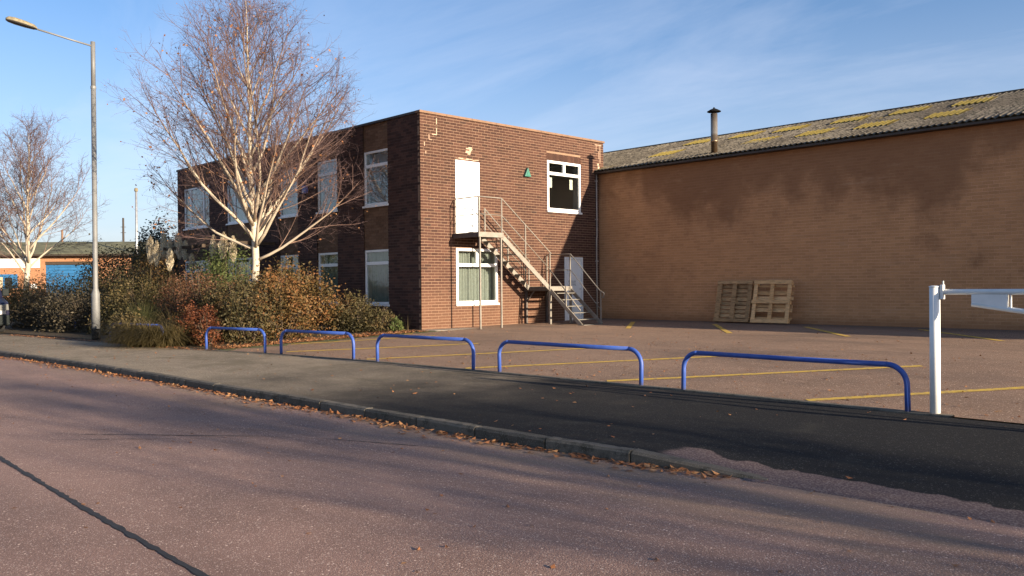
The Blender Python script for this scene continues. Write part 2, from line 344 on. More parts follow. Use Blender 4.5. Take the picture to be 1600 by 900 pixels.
leafmat('plume', [(0, (0.58, 0.47, 0.31)), (0.5, (0.74, 0.63, 0.44)), (1, (0.82, 0.75, 0.58))], 0.35)
simple('stem_brown', (0.09, 0.065, 0.042), 0.9, 0, 0.3, 6)
def farbrick():
    m = NT('brick_orange'); b = m.n('ShaderNodeTexBrick', Scale=4.4)
    b.inputs['Color1'].default_value = (0.40, 0.17, 0.07, 1); b.inputs['Color2'].default_value = (0.33, 0.13, 0.055, 1); b.inputs['Mortar'].default_value = (0.45, 0.30, 0.19, 1)
    b.inputs['Mortar Size'].default_value = 0.03; b.inputs['Row Height'].default_value = 0.33; b.inputs['Brick Width'].default_value = 1.0
    m.l(m.scalevec(1, 1, 1, rot=(math.pi / 2, 0, 0)), b.inputs['Vector'])
    m.col(m.mix(m.math('MULTIPLY', m.noise(0.8, 4), 0.5), b.outputs[0], (0.30, 0.14, 0.07))).set(0.9)
farbrick()
simple('shutter_blue', (0.03, 0.14, 0.30), 0.5, 0, 0.12, 2)
simple('sign_white', (0.80, 0.78, 0.74), 0.6, 0, 0.05, 2)
simple('board_cream', (0.48, 0.38, 0.24), 0.8, 0, 0.15, 3)
simple('far_roof', (0.12, 0.115, 0.06), 0.95, 0, 0.5, 1.3)
simple('dark_window', (0.02, 0.022, 0.025), 0.15)
def carpaint():
    m = NT('van_paint'); m.col((0.012, 0.012, 0.028)).set(0.3, 0.0); m.b.inputs['Coat Weight'].default_value = 0.3
carpaint()
simple('van_trim', (0.012, 0.016, 0.015), 0.7, spec=0.2)
simple('headlight_lens', (0.13, 0.13, 0.12), 0.15)
simple('tyre_rubber', (0.016, 0.016, 0.016), 0.85)
simple('wheel_steel', (0.30, 0.30, 0.31), 0.4, 0.7)

# ------------------------------------------------------------------ builders
ORG = {}
def npmesh(name, V, F, mat, smooth=False):
    V = np.asarray(V, np.float32); F = np.asarray(F, np.int32)
    me = bpy.data.meshes.new(name); k = F.shape[1]
    me.vertices.add(len(V)); me.vertices.foreach_set('co', V.ravel())
    me.loops.add(F.size); me.loops.foreach_set('vertex_index', F.ravel())
    me.polygons.add(len(F)); me.polygons.foreach_set('loop_start', np.arange(0, F.size, k, dtype=np.int32))
    me.polygons.foreach_set('loop_total', np.full(len(F), k, np.int32))
    me.polygons.foreach_set('use_smooth', np.full(len(F), bool(smooth)))
    me.update(calc_edges=True); me.materials.append(MATS[mat]); return me
def link(name, me, parent=None, loc=None):
    o = bpy.data.objects.new(name, me); col.objects.link(o)
    if parent is not None: o.parent = parent
    o.location = loc if loc is not None else (0, 0, 0)
    return o
class MB:
    def __init__(s): s.v = []; s.f = []; s.r = []
    def add(s, vs, fs):
        n = len(s.v); s.v.extend(vs); s.f.extend([tuple(i + n for i in f) for f in fs]); return s
    def box(s, x0, x1, y0, y1, z0, z1):
        return s.add([(x0, y0, z0), (x1, y0, z0), (x1, y1, z0), (x0, y1, z0), (x0, y0, z1), (x1, y0, z1), (x1, y1, z1), (x0, y1, z1)],
                     [(0, 3, 2, 1), (4, 5, 6, 7), (0, 1, 5, 4), (1, 2, 6, 5), (2, 3, 7, 6), (3, 0, 4, 7)])
    def bar(s, a, b, w, h, up=(0, 0, 1)):
        a = Vector(a); b = Vector(b); d = (b - a).normalized(); u = Vector(up)
        if abs(d.dot(u)) > 0.99: u = Vector((1, 0, 0))
        r = d.cross(u).normalized() * w / 2; u = r.cross(d).normalized() * h / 2
        vs = [a - r - u, a + r - u, a + r + u, a - r + u, b - r - u, b + r - u, b + r + u, b - r + u]
        return s.add([tuple(q) for q in vs], [(0, 1, 2, 3), (7, 6, 5, 4), (0, 4, 5, 1), (1, 5, 6, 2), (2, 6, 7, 3), (3, 7, 4, 0)])
    def tube(s, pts, rad, n=8, cap=True):
        P = [Vector(q) for q in pts]; k = len(P)
        if not hasattr(rad, '__len__'): rad = [rad] * k
        ref = None; base = len(s.v)
        for i in range(k):
            t = (P[min(i + 1, k - 1)] - P[max(i - 1, 0)]).normalized()
            if ref is None:
                ref = t.orthogonal().normalized()
            else:
                ref = (ref - t * ref.dot(t)).normalized()
            b2 = t.cross(ref)
            for j in range(n):
                an = 2 * math.pi * j / n
                s.v.append(tuple(P[i] + (ref * math.cos(an) + b2 * math.sin(an)) * rad[i])); s.r.append(rad[i])
        for i in range(k - 1):
            for j in range(n):
                a = base + i * n + j; b = base + i * n + (j + 1) % n
                s.f.append((a, b, b + n, a + n))
        if cap:
            s.f.append(tuple(base + j for j in range(n))[::-1]); s.f.append(tuple(base + (k - 1) * n + j for j in range(n)))
        return s
    def lathe(s, c, prof, n=16):
        base = len(s.v)
        for r, z in prof:
            for j in range(n):
                an = 2 * math.pi * j / n; s.v.append((c[0] + r * math.cos(an), c[1] + r * math.sin(an), c[2] + z))
        for i in range(len(prof) - 1):
            for j in range(n):
                a = base + i * n + j; b = base + i * n + (j + 1) % n
                s.f.append((a, b, b + n, a + n))
        s.f.append(tuple(base + j for j in range(n))[::-1]); s.f.append(tuple(base + (len(prof) - 1) * n + j for j in range(n)))
        return s
    def prism(s, poly, ax, a0, a1):
        n = len(poly); base = len(s.v)
        for a in (a0, a1):
            for (p, q) in poly:
                s.v.append((a, p, q) if ax == 0 else ((p, a, q) if ax == 1 else (p, q, a)))
        s.f.append(tuple(base + i for i in range(n))[::-1]); s.f.append(tuple(base + n + i for i in range(n)))
        for i in range(n):
            j = (i + 1) % n; s.f.append((base + i, base + j, base + n + j, base + n + i))
        return s
    def mesh(s, name, mat, org=(0, 0, 0), smooth=False):
        me = bpy.data.meshes.new(name)
        me.from_pydata([(a - org[0], b - org[1], c - org[2]) for a, b, c in s.v], [], s.f); me.update()
        if smooth:
            me.polygons.foreach_set('use_smooth', [True] * len(me.polygons))
        me.materials.append(MATS[mat])
        if len(s.r) == len(s.v) and mat.startswith('birch'): me.attributes.new('girth', 'FLOAT', 'POINT').data.foreach_set('value', s.r)
        return me
    def build(s, name, mat, parent=None, smooth=False, bevel=0, label=None):
        org = ORG.get(parent.name, (0, 0, 0)) if parent is not None else (0, 0, 0)
        o = link(name, s.mesh(name, mat, org, smooth), parent)
        if parent is not None: ORG[o.name] = org
        if bevel:
            b = o.modifiers.new('bevel', 'BEVEL'); b.width = bevel; b.segments = 2; b.limit_method = 'ANGLE'
        if label: o['label'] = label
        return o
def thing(name, label, cat, loc, group=None):
    o = bpy.data.objects.new(name, None); col.objects.link(o); o.location = loc; o.empty_display_size = 0.2
    o['label'] = label; o['category'] = cat
    if group: o['group'] = group
    ORG[o.name] = tuple(loc); return o
def struct(o): o['kind'] = 'structure'; return o
def npart(name, V, F, mat, parent, smooth=False, kind=None):
    org = np.array(ORG.get(parent.name, (0, 0, 0))) if parent is not None else np.zeros(3)
    o = link(name, npmesh(name, np.asarray(V) - org, F, mat, smooth), parent)
    if parent is not None: ORG[o.name] = tuple(org)
    if kind: o['kind'] = kind
    return o

# ------------------------------------------------------------------ ground
YB_X = [-90, -60, -32, -24, -18.1, -16.3, -13.5, -9.8, -7.05, -3.5, 60]
YB_Y = [2.0, 4.0, 6.6, 7.65, 8.30, 8.64, 9.0, 9.21, 9.28, 9.3, 9.3]
YK_X = [-90, -60, -40, -30, -21.6, -18, -12.4, -9.0, -7.1, -6.2, -4.5, -3.3, -1.5, 60]
YK_Y = [-1.5, 1.6, 3.6, 4.4, 4.99, 5.24, 5.40, 5.48, 5.52, 5.53, 5.62, 5.78, 5.85, 5.85]
def smooth_interp(X, Y):
    X = np.array(X); Y = np.array(Y); m_ = np.gradient(Y, X)
    def f(x):
        x = np.asarray(x, float); i = np.clip(np.searchsorted(X, x) - 1, 0, len(X) - 2)
        h = X[i + 1] - X[i]; t = (x - X[i]) / h
        return ((2*t**3-3*t**2+1)*Y[i] + (t**3-2*t**2+t)*h*m_[i] + (-2*t**3+3*t**2)*Y[i+1] + (t**3-t**2)*h*m_[i+1])
    return f
yb = smooth_interp(YB_X, YB_Y); yk = smooth_interp(YK_X, YK_Y)
def gz(x, y):
    b = yb(x); t = np.clip((y - b) / (13.2 - b), 0, 1)
    return 0.1 + 0.245 * t + np.clip((y - 13.2) / 7.3, 0, 1) * 0.075
def grid(fn, us, vs):
    U, Vv = np.meshgrid(us, vs, indexing='ij'); P = fn(U, Vv).reshape(-1, 3)
    nu, nv = len(us), len(vs); i = np.arange(nu * nv).reshape(nu, nv)
    F = np.stack([i[:-1, :-1], i[1:, :-1], i[1:, 1:], i[:-1, 1:]], -1).reshape(-1, 4)
    return P, F
def sgrid(name, fn, us, vs, mat, parent=None):
    P, F = grid(fn, us, vs); o = npart(name, P, F, mat, parent, True); struct(o); return o
S3 = lambda a, b, c: np.stack([a, b, c + 0 * a], -1)
sgrid('ground', lambda u, v: S3(u, v, -0.03), np.linspace(-900, 900, 25), np.linspace(-900, 900, 25), 'ground_mat')
xs = np.concatenate([np.linspace(-90, -35, 40), np.linspace(-34, 6, 161), np.linspace(8, 60, 20)])
def roadf(u, v): yy = -12 + (yk(u) + 0.06 + 12) * v; return S3(u, yy, 0.0 + 0.02 * np.sin(np.clip((yy + 12) / 17.6, 0, 1) * math.pi) - 0.02 * 0)
road = sgrid('road', roadf, xs, np.linspace(0, 1, 30), 'road_asphalt')
def roadz(x, y): return 0.02 * math.sin(min(1, max(0, (y + 12) / 17.6)) * math.pi)
def pavf(u, v):
    front = yk(u) + np.where(u > -3.42, -0.10, 0.12); back = yb(u) - 0.06
    yy = front + (back - front) * v
    drop = np.clip((u + 4.6) / 1.3, 0, 1); drop = drop * drop * (3 - 2 * drop)
    zz = 0.1 - 0.098 * drop * np.clip(1 - (yy - 5.75) / 1.3, 0, 1) ** 1.2
    zz = zz + np.where(u > -3.9, 0, 0) - 0.03 * drop * (v <= 0)
    return S3(u, yy, zz)
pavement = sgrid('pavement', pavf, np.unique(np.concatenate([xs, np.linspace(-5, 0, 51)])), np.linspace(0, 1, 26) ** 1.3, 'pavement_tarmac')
def bed_x(y): return np.interp(y, [8.2, 9.95, 12.17, 13.2, 13.5], [-18.15, -17.75, -17.05, -16.7, -16.7])
def lotf(u, v):
    b = yb(np.where(u < -18, -18, u)) + 0.02
    yy = b + (20.7 - b) * v
    xl = np.where(yy < 13.45, bed_x(yy), -17.3)
    xx = np.maximum(u, xl); return S3(xx, yy, gz(xx, yy))
lot_x = np.concatenate([np.linspace(-18.2, -16.6, 17), np.linspace(-16.4, 0, 60), np.linspace(1, 45, 20)])
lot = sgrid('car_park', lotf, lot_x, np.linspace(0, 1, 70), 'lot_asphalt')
def bedf(u, v):
    b = yb(u) + 0.0; yy = b + (13.6 - b) * v; xx = np.minimum(u, bed_x(yy) - 0.0 + 0.04)
    return S3(xx, yy, gz(xx, yy) + 0.012)
sgrid('planting_bed', bedf, np.concatenate([np.linspace(-34, -18.4, 60), np.linspace(-18.2, -16.6, 17)]), np.linspace(0, 1, 24), 'soil')
sgrid('verge', lambda u, v: S3(u, yb(u) + (38 - yb(u)) * v, 0.10 + 0.25 * np.clip(v * 4, 0, 1)), np.linspace(-90, -33.9, 40), np.linspace(0, 1, 14), 'soil')
# mossy margin between the bed and the car park
def mossf(u, v):
    yy = 8.4 + 5.0 * u; w = 0.28 + 0.22 * np.sin(u * 17) * np.sin(u * 41 + 1) + 0.12
    xx = bed_x(yy) - 0.1 + w * v; return S3(xx, yy, gz(xx, yy) + 0.016 - 0.011 * v)
sgrid('moss_margin', mossf, np.linspace(0, 1, 90), np.linspace(0, 1, 5), 'moss')
# concrete apron along the right-hand face
MB().box(XC, XC + 0.62, 13.42, 20.5, 0.1, 0.362).build('concrete_apron', 'concrete', None, bevel=0.01); struct(bpy.data.objects['concrete_apron'])
# edging strip behind the pavement
def edg(u, v):
    yy = yb(u) - 0.07 + 0.09 * np.array([0, 0, 1, 1])[np.round(v * 3).astype(int)]; zz = np.array([0.09, 0.118, 0.122, 0.09])[np.round(v * 3).astype(int)]
    return S3(u, yy + 0.006 * np.sin(u * 9), zz)
sgrid('edging_strip', edg, np.linspace(-34, -3.1, 200), np.linspace(0, 1, 4), 'kerb_stone_mat')
# kerb stones, one by one
kerb = bpy.data.objects.new('kerb', None); col.objects.link(kerb); struct(kerb); ORG['kerb'] = (0, 0, 0)
kx = -44.0; ks = []
def kerb_pts(x0, ln): 
    dy = float(yk(x0 + ln / 2 + 0.01) - yk(x0 + ln / 2 - 0.01)) / 0.02; return dy
proto_k = {}
while kx < -4.4:
    ln = 0.905; a = math.atan(kerb_pts(kx, ln)); L = ln * math.cos(a)
    ks.append((kx, float(yk(kx)), a)); kx += (ln + 0.018) * math.cos(a)
def kerb_mesh(l, z0, z1, var):
    mb = MB(); N = 5; prof = lambda z: [(0.0, -0.12), (0.0, z - 0.022), (0.020, z), (0.125, z), (0.125, -0.12)]
    for i in range(N + 1):
        t = i / N; z = z0 + (z1 - z0) * t
        for (yy, zz) in prof(z): mb.v.append((l * t, yy + (var.uniform(-.004, .004) if 0 < yy < .1 or yy == 0 else 0), zz + (var.uniform(-.004, .003) if zz > 0 else 0)))
    for i in range(N):
        for j in range(4):
            a = i * 5 + j; mb.f.append((a, a + 5, a + 6, a + 1))
    mb.f.append((0, 1, 2, 3, 4)); mb.f.append(tuple(N * 5 + j for j in (4, 3, 2, 1, 0)))
    return mb
kmesh = [kerb_mesh(0.905, 0.108, 0.108, random.Random(i)).mesh('kerb_stone', 'kerb_stone_mat', (0, 0, 0), False) for i in range(4)]
for i, (x, y, a) in enumerate(ks):
    o = link('kerb_stone', kmesh[i % 4], kerb, (x, y, R.uniform(-.006, .004))); o.rotation_euler = (0, 0, a + R.uniform(-.004, .004)); lastk = (x, y, a)
a = math.atan(kerb_pts(kx, 0.9)); o = link('kerb_stone', kerb_mesh(1.15, 0.106, 0.012, random.Random(9)).mesh('dropper_kerb', 'kerb_stone_mat'), kerb, (kx, float(yk(kx)), 0)); o.rotation_euler = (0, 0, a)
# bitumen seam along the carriageway
pts = []
mb = MB(); rs = random.Random(3); n = 700
for i in range(n + 1):
    x = -40 + 42 * i / n; yc = 1.94 + 0.05 * math.sin(x * 0.4) + rs.uniform(-.004, .004); w = 0.019 + rs.uniform(-.007, .009)
    mb.v += [(x, yc - w, roadz(x, yc) + .005), (x, yc + w, roadz(x, yc) + .005)]
    if i: k = 2 * i; mb.f.append((k - 2, k, k + 1, k - 1))
struct(mb.build('road_seam', 'bitumen'))
# transverse cracks in the road
def crack(x0, y0, x1, y1, w, seed):
    rs = random.Random(seed); mb = MB(); n = 40; off = 0
    for i in range(n + 1):
        t = i / n; off = off * .8 + rs.uniform(-.03, .03); x = x0 + (x1 - x0) * t + off; y = y0 + (y1 - y0) * t + off * .4; ww = w * (0.3 + rs.random()) * (1 - abs(2 * t - 1) ** 3)
        dx_, dy_ = -(y1 - y0), (x1 - x0); l_ = math.hypot(dx_, dy_); dx_ /= l_; dy_ /= l_
        mb.v += [(x - dx_ * ww, y - dy_ * ww, roadz(x, y) + .005), (x + dx_ * ww, y + dy_ * ww, roadz(x, y) + .005)]
        if i: k = 2 * i; mb.f.append((k - 2, k, k + 1, k - 1))
    struct(mb.build('road_crack', 'bitumen'))
crack(-9.6, 2.6, -7.6, 4.3, .012, 1); crack(-7.4, 4.4, -6.0, 5.0, .008, 2); crack(-9.2, 2.5, -8.3, 3.5, .006, 3)
# painted bay lines
def bayline(x0, y0, x1, y1, w=0.13, seed=0):
    rs = random.Random(seed); d = Vector((x1 - x0, y1 - y0)); L = d.length; d /= L; nrm = Vector((-d.y, d.x)); mb = MB(); n = 24
    for i in range(n + 1):
        p = Vector((x0, y0)) + d * L * i / n
        for s in (-1, 1):
            q = p + nrm * s * (w / 2 + rs.uniform(-.010, .006)); mb.v.append((q.x, q.y, float(gz(q.x, q.y)) + .006))
        if i: k = 2 * i; mb.f.append((k - 2, k, k + 1, k - 1))
    struct(mb.build('bay_line', 'yellow_paint'))
for i, (a_, b_) in enumerate([((-4.75, 9.42), (-1.6, 12.8)), ((-7.76, 9.40), (-4.58, 12.48)), ((-10.72, 9.30), (-7.55, 12.35)), ((-13.45, 9.2), (-10.5, 12.2)), ((-16.2, 9.05), (-13.3, 11.9)), ((-17.5, 9.9), (-15.6, 12.6)), ((-17.5, 11.37), (-16.6, 12.7)),
                               ((-12.32, 19.35), (-10.12, 16.51)), ((-9.83, 19.43), (-7.63, 16.9)), ((-7.29, 19.77), (-4.9, 17.25)), ((-14.95, 19.3), (-13.15, 16.75)), ((-4.75, 19.8), (-2.4, 17.3))]):
    bayline(*a_, *b_, seed=i)

# ------------------------------------------------------------------ brick walls
BW, BH, CW, CH = 0.215, 0.064, 0.225, 0.07533
CAMP = Vector((0, 0, 1.5))
def brick_box(axis, out, plane, s0, s1, z0, z1, jit=0.0):
    d0 = plane - out * 0.03; d1 = plane + out * jit
    if axis == 'Y': return [(d1, s0, z0), (d1, s1, z0), (d1, s1, z1), (d1, s0, z1), (d0, s0, z0), (d0, s1, z0), (d0, s1, z1), (d0, s0, z1)]
    return [(s0, d1, z0), (s1, d1, z0), (s1, d1, z1), (s0, d1, z1), (s0, d0, z0), (s1, d0, z0), (s1, d0, z1), (s0, d0, z1)]
BFACES = [(0, 1, 2, 3), (4, 5, 1, 0), (5, 6, 2, 1), (6, 7, 3, 2), (7, 4, 0, 3)]
def subtract(seg, cuts):
    out = [seg]
    for c0, c1 in cuts:
        nxt = []
        for a, b in out:
            if c1 <= a or c0 >= b: nxt.append((a, b)); continue
            if c0 > a: nxt.append((a, c0))
            if c1 < b: nxt.append((c1, b))
        out = nxt
    return out
def brick_wall(thing_, wall_name, axis, out, plane, s0, s1, z0, z1, openings, bmat, mmat, nind=0, score=None, seed=0, label=None, end=False, rc=0.008, jit=1.0):
    """mortar sheet with openings (a part) that carries its bricks as sub-parts"""
    rs = random.Random(seed)
    me_ = s1 - .012 if end else s1
    ss = sorted({s0, me_, *[q for o in openings for q in o[:2] if s0 < q < me_]}); zs = sorted({z0, z1, *[q for o in openings for q in o[2:] if z0 < q < z1]})
    mb = MB(); mp_ = plane - out * rc
    for i in range(len(ss) - 1):
        for j in range(len(zs) - 1):
            cs, cz = (ss[i] + ss[i + 1]) / 2, (zs[j] + zs[j + 1]) / 2
            if any(o[0] < cs < o[1] and o[2] < cz < o[3] for o in openings): continue
            q = [(ss[i], zs[j]), (ss[i + 1], zs[j]), (ss[i + 1], zs[j + 1]), (ss[i], zs[j + 1])]
            vs = []
            for dpt in (mp_, mp_ - out * 0.10):
                vs += [((dpt, a, b) if axis == 'Y' else (a, dpt, b)) for a, b in q]
            mb.add(vs, [(0, 1, 2, 3), (7, 6, 5, 4), (0, 4, 5, 1), (1, 5, 6, 2), (2, 6, 7, 3), (3, 7, 4, 0)])
    wall = mb.build(wall_name, mmat, thing_, label=label); org = ORG[wall.name]
    full = []; V = []; F = []
    nz = int(math.ceil((z1 - z0) / CH - 1e-6))
    for r in range(nz):
        a0 = z0 + r * CH + 0.005; a1 = min(a0 + BH, z1)
        if a1 - a0 < 0.02: continue
        zc_ = (a0 + a1) / 2
        cuts = [(o[0], o[1]) for o in openings if o[2] - 0.02 < zc_ < o[3] + 0.02]
        st = s0 - (CW / 2 if r % 2 else 0)
        if end: st = s1 - BW - (CW / 2 if r % 2 else 0) - math.ceil((s1 - s0) / CW) * CW
        k = 0
        while st + k * CW < s1 - .02:
            b0 = st + k * CW; b1 = b0 + BW; k += 1
            for p0, p1 in subtract((max(b0, s0), min(b1, s1)), cuts):
                if p1 - p0 < 0.03: continue
                if p1 - p0 > BW - 1e-4 and a1 - a0 > BH - 1e-4: full.append((p0, a0))
                else:
                    n_ = len(V); V.extend(brick_box(axis, out, plane, p0, p1, a0, a1, jit * rs.uniform(-.002, .002))); F.extend([tuple(i + n_ for i in f) for f in BFACES])
    if nind and score: full.sort(key=score)
    for (p0, a0) in full[nind:]:
        n_ = len(V); V.extend(brick_box(axis, out, plane, p0 + rs.uniform(-.002, .002), p0 + BW, a0, a0 + BH, jit * rs.uniform(-.003, .002))); F.extend([tuple(i + n_ for i in f) for f in BFACES])
    if V: npart('brickwork', np.array(V), np.array(F), bmat, wall, kind='stuff')
    if nind:
        me = npmesh('brick', np.array(brick_box(axis, out, 0.0, 0, BW, 0, BH)), np.array(BFACES), bmat)
        for (p0, a0) in full[:nind]:
            loc = (plane, p0, a0) if axis == 'Y' else (p0, plane, a0)
            j = jit * rs.uniform(-.003, .002) * out
            o = link('brick', me, wall, (loc[0] - org[0] + (j if axis == 'Y' else 0), loc[1] - org[1] + (0 if axis == 'Y' else j), loc[2] - org[2]))
    return wall

office = thing('office_building', 'two-storey flat-roofed red brick office block with white windows and outside steel stair', 'building', (XC, YC, ZB))
UZ0, UZ1, LZ0, LZ1 = 3.71, 5.21, 1.0, 2.49
R_OPEN = {'door_up': (14.66, 15.52, 2.92, 4.84), 'win_up': (18.21, 19.69, 3.69, 5.17), 'win_low': (14.66, 16.17, 1.0, 2.49), 'door_low': (18.93, 19.77, 0.34, 2.315)}
SOLD = (18.19, 19.71, 5.17, 5.39)
brick_wall(office, 'right_wall', 'Y', 1, XC, YC, YEND, ZB - 0.1, ZT - 0.055, list(R_OPEN.values()) + [SOLD], 'brick_red', 'mortar_pale', 300,
           lambda q: (1 if (q[0] > 14.3 and q[1] < 3.7) else 0, q[0] + (0.0 if q[1] > 3 else 0.6)), 1, rc=0.0035, jit=0.4)
MB().box(XC - 0.1, XC - 0.008, SOLD[0], SOLD[1], SOLD[2], SOLD[3]).build('lintel_backing', 'mortar_pale', office)
s_me = npmesh('soldier_brick', np.array(brick_box('Y', 1, 0.0, 0, 0.064, 0, 0.21)), np.array(BFACES), 'brick_red')
for i in range(20):
    link('soldier_brick', s_me, office, (0, SOLD[0] + 0.003 + i * 0.076 - YC, SOLD[2] + 0.004 - ZB))
FW = [('u', -31.75, -29.55), ('u', -28.18, -26.04), ('u', -24.52, -23.37), ('u', -22.26, -21.14), ('u', -19.82, -18.66)]
strips = [(a, b, ZB - 0.2, ZT) for _, a, b in FW]
brick_wall(office, 'front_wall', 'X', -1, YC, XL, XC - 0.034, ZB - 0.1, ZT - 0.055, strips, 'brick_dark', 'mortar_dark', 300, lambda q: -q[0], 2, end=True)
for _, a, b in FW:
    for z0_, z1_ in ((ZB - .1, LZ0), (LZ1, UZ0), (UZ1, ZT - .055)):
        brick_wall(office, 'wall_panel', 'X', -1, YC + 0.03, a, b, z0_, z1_, [], 'brick_panel', 'mortar_panel', 0, None, 3, label='lighter brown brick panel in line with the windows')
# far sides, roof slab and floors
MB().box(XL, XL + 0.1, YC + 0.11, YEND - .02, ZB - .1, ZT - 0.06).build('side_wall', 'mortar_dark', office)
MB().box(XL + 0.101, XC - 0.11, YEND - .12, YEND - .02, ZB - .1, ZT - 0.06).build('rear_wall', 'mortar_dark', office)
MB().box(XL + 0.12, XC - 0.12, YC + 0.12, YEND - .13, ZT - 0.4, ZT - 0.2).build('roof_slab', 'flat_roof', office)
MB().box(XL + 0.12, XC - 0.12, YC + 0.13, YEND - .13, 2.62, 2.80).build('floor_slab', 'room_dark', office)
# inner partition walls so that the rooms read as rooms
for q in ((XC - 4.6, XC - 4.5, YC + 0.5, 20.6, 2.81, 5.58), (XC - 3.2, XC - 3.1, YC + 0.5, 20.6, ZB, 2.6), (XL + 0.3, XC - 4.7, YC + 3.2, YC + 3.3, 0.3, 2.6), (XL + 0.3, XC - 4.7, YC + 3.2, YC + 3.3, 2.81, 5.58), (XC - 4.4, XC - 0.2, 20.22, 20.30, 2.81, 5.58)):
    MB().box(*q).build('partition', 'room_wall', office)
# coping
cm = MB().box(-0.16, 0.035, 0.003, 0.897, 0, 0.06).mesh('coping_stone', 'coping_tan')
yy = YC - 0.035
while yy < YEND + 0.02:
    if yy + 0.9 > YEND + 0.04:
        MB().box(XC - 0.16, XC + 0.035, yy + 0.003, YEND + 0.03, ZT - 0.053, ZT + 0.007).build('coping_stone', 'coping_tan', office)
    else: link('coping_stone', cm, office, (0, yy - YC, ZT - 0.053 - ZB))
    yy += 0.9
MB().box(XL - 0.03, XC - 0.162, YC - 0.035, YC + 0.2, ZT - 0.055, ZT + 0.004).build('fascia', 'coping_dark', office)
# windows -------------------------------------------------------------------
def window(axis, out, plane, s0, s1, z0, z1, tz, mull=(), topmull=(), sill=True, mat='white_upvc', fw=0.062, rec=0.02, blind=None, label=None):
    """frame mesh with transom and mullions; panes, sill and blind are its children"""
    d1 = plane - out * rec; d0 = d1 - out * 0.07
    def bx(mb, a0, a1, b0, b1, e0=d0, e1=d1):
        lo, hi = min(e0, e1), max(e0, e1)
        return mb.box(lo, hi, a0, a1, b0, b1) if axis == 'Y' else mb.box(a0, a1, lo, hi, b0, b1)
    mb = MB(); bx(mb, s0, s0 + fw, z0, z1); bx(mb, s1 - fw, s1, z0, z1); bx(mb, s0 + fw, s1 - fw, z1 - fw, z1); bx(mb, s0 + fw, s1 - fw, z0, z0 + fw)
    cols = [s0 + fw] + sorted(mull) + [s1 - fw]
    for q in mull: bx(mb, q - .03, q + .03, z0 + fw, z1 - fw, d0 + out * .003, d1 - out * .003)
    if tz: bx(mb, s0 + fw, s1 - fw, tz - .045, tz + .045, d0 + out * .002, d1 + out * .006)
    for q in topmull: bx(mb, q - .05, q + .05, tz + .045, z1 - fw, d0 + out * .003, d1 + out * .002)
    fr = mb.build('window', mat, office, bevel=0.006, label=label)
    rows = [(z0 + fw, (tz - .045) if tz else z1 - fw)] + ([(tz + .045, z1 - fw)] if tz else [])
    gd = d1 - out * 0.03
    for ri, (b0, b1) in enumerate(rows):
        cc = sorted(set([s0 + fw] + [q for q in mull] + ([q for q in topmull] if ri == 1 else []) + [s1 - fw]))
        for i in range(len(cc) - 1):
            p = MB(); bx(p, cc[i], cc[i + 1], b0, b1, gd - out * .006, gd); p.build('pane', 'window_glass', fr)
    if sill:
        p = MB(); bx(p, s0 - .03, s1 + .03, z0 - .055, z0 - .002, d0, plane + out * .05); p.build('sill', mat, fr, bevel=0.005)
    # reveals close the cavity behind the frame
    p = MB(); e0 = plane - out * .30; e1 = d0
    bx(p, s0 - .02, s0, z0, z1, e0, e1); bx(p, s1, s1 + .02, z0, z1, e0, e1); bx(p, s0, s1, z1, z1 + .02, e0, e1); bx(p, s0, s1, z0 - .02, z0, e0, e1)
    p.build('reveal', 'room_wall', fr)
    if blind == 'curtain':
        cd = plane - out * 0.24; n = 120; V = []; F = []
        for i in range(n + 1):
            t = i / n; s = s0 + (s1 - s0) * t; w = 0.028 * math.sin(t * 2 * math.pi * 17 + 1.6 * math.sin(t * 23)) + .012 * math.sin(t * 61)
            for zz in (z0 + .02, z1 - .02):
                V.append((cd + w, s, zz) if axis == 'Y' else (s, cd + w, zz))
            if i: k = 2 * i; F.append((k - 2, k, k + 1, k - 1))
        npart('curtain', np.array(V), np.array(F), 'curtain_cloth' if axis == 'Y' else 'net_cloth', fr, True)
    elif blind == 'blind':
        p = MB(); bx(p, s0 + .01, s1 - .01, z0 + .01, z1 - .01, plane - out * .22, plane - out * .205); p.build('blind', 'blind_sky_reflect', fr)
    return fr
wu = window('Y', 1, XC, *R_OPEN['win_up'], 4.79, (), ((18.21 + 19.69) / 2,), True, fw=0.075, rec=-0.012, label='first-floor window without curtains, two notices stuck to its glass')
for (a, b) in ((18.33, 18.50), (19.28, 19.42)):
    MB().box(XC - .085, XC - .08, a, b, 4.38, 4.68).build('notice', 'paper', wu)
MB().box(XC - 2.2, XC - .6, 18.5, 18.62, 5.28, 5.34).build('strip_light', 'white_upvc', office); MB().box(XC - 2.6, XC - .5, 20.2, 20.32, 5.28, 5.34).build('strip_light', 'white_upvc', office)
window('Y', 1, XC, *R_OPEN['win_low'], 2.04, (), ((14.66 + 16.17) / 2,), True, fw=0.075, rec=-0.012, blind='curtain', label='ground-floor window with pale green curtain under the stair landing')
for i, (_, a, b) in enumerate(FW):
    wide = b - a > 1.6
    mull = (a + 0.55, b - 0.55) if wide else ()
    window('X', -1, YC + 0.03, a, b, UZ0, UZ1, None if wide else 4.80, mull, (), True, rec=0.012, blind='blind')
    if i == 1: window('X', -1, YC + 0.03, a, b, LZ0, LZ1, None, mull, (), True, rec=0.012, blind='curtain')
    else: window('X', -1, YC + 0.03, a, b, LZ0, LZ1, 2.12, mull, (), True, rec=0.012, blind='curtain')
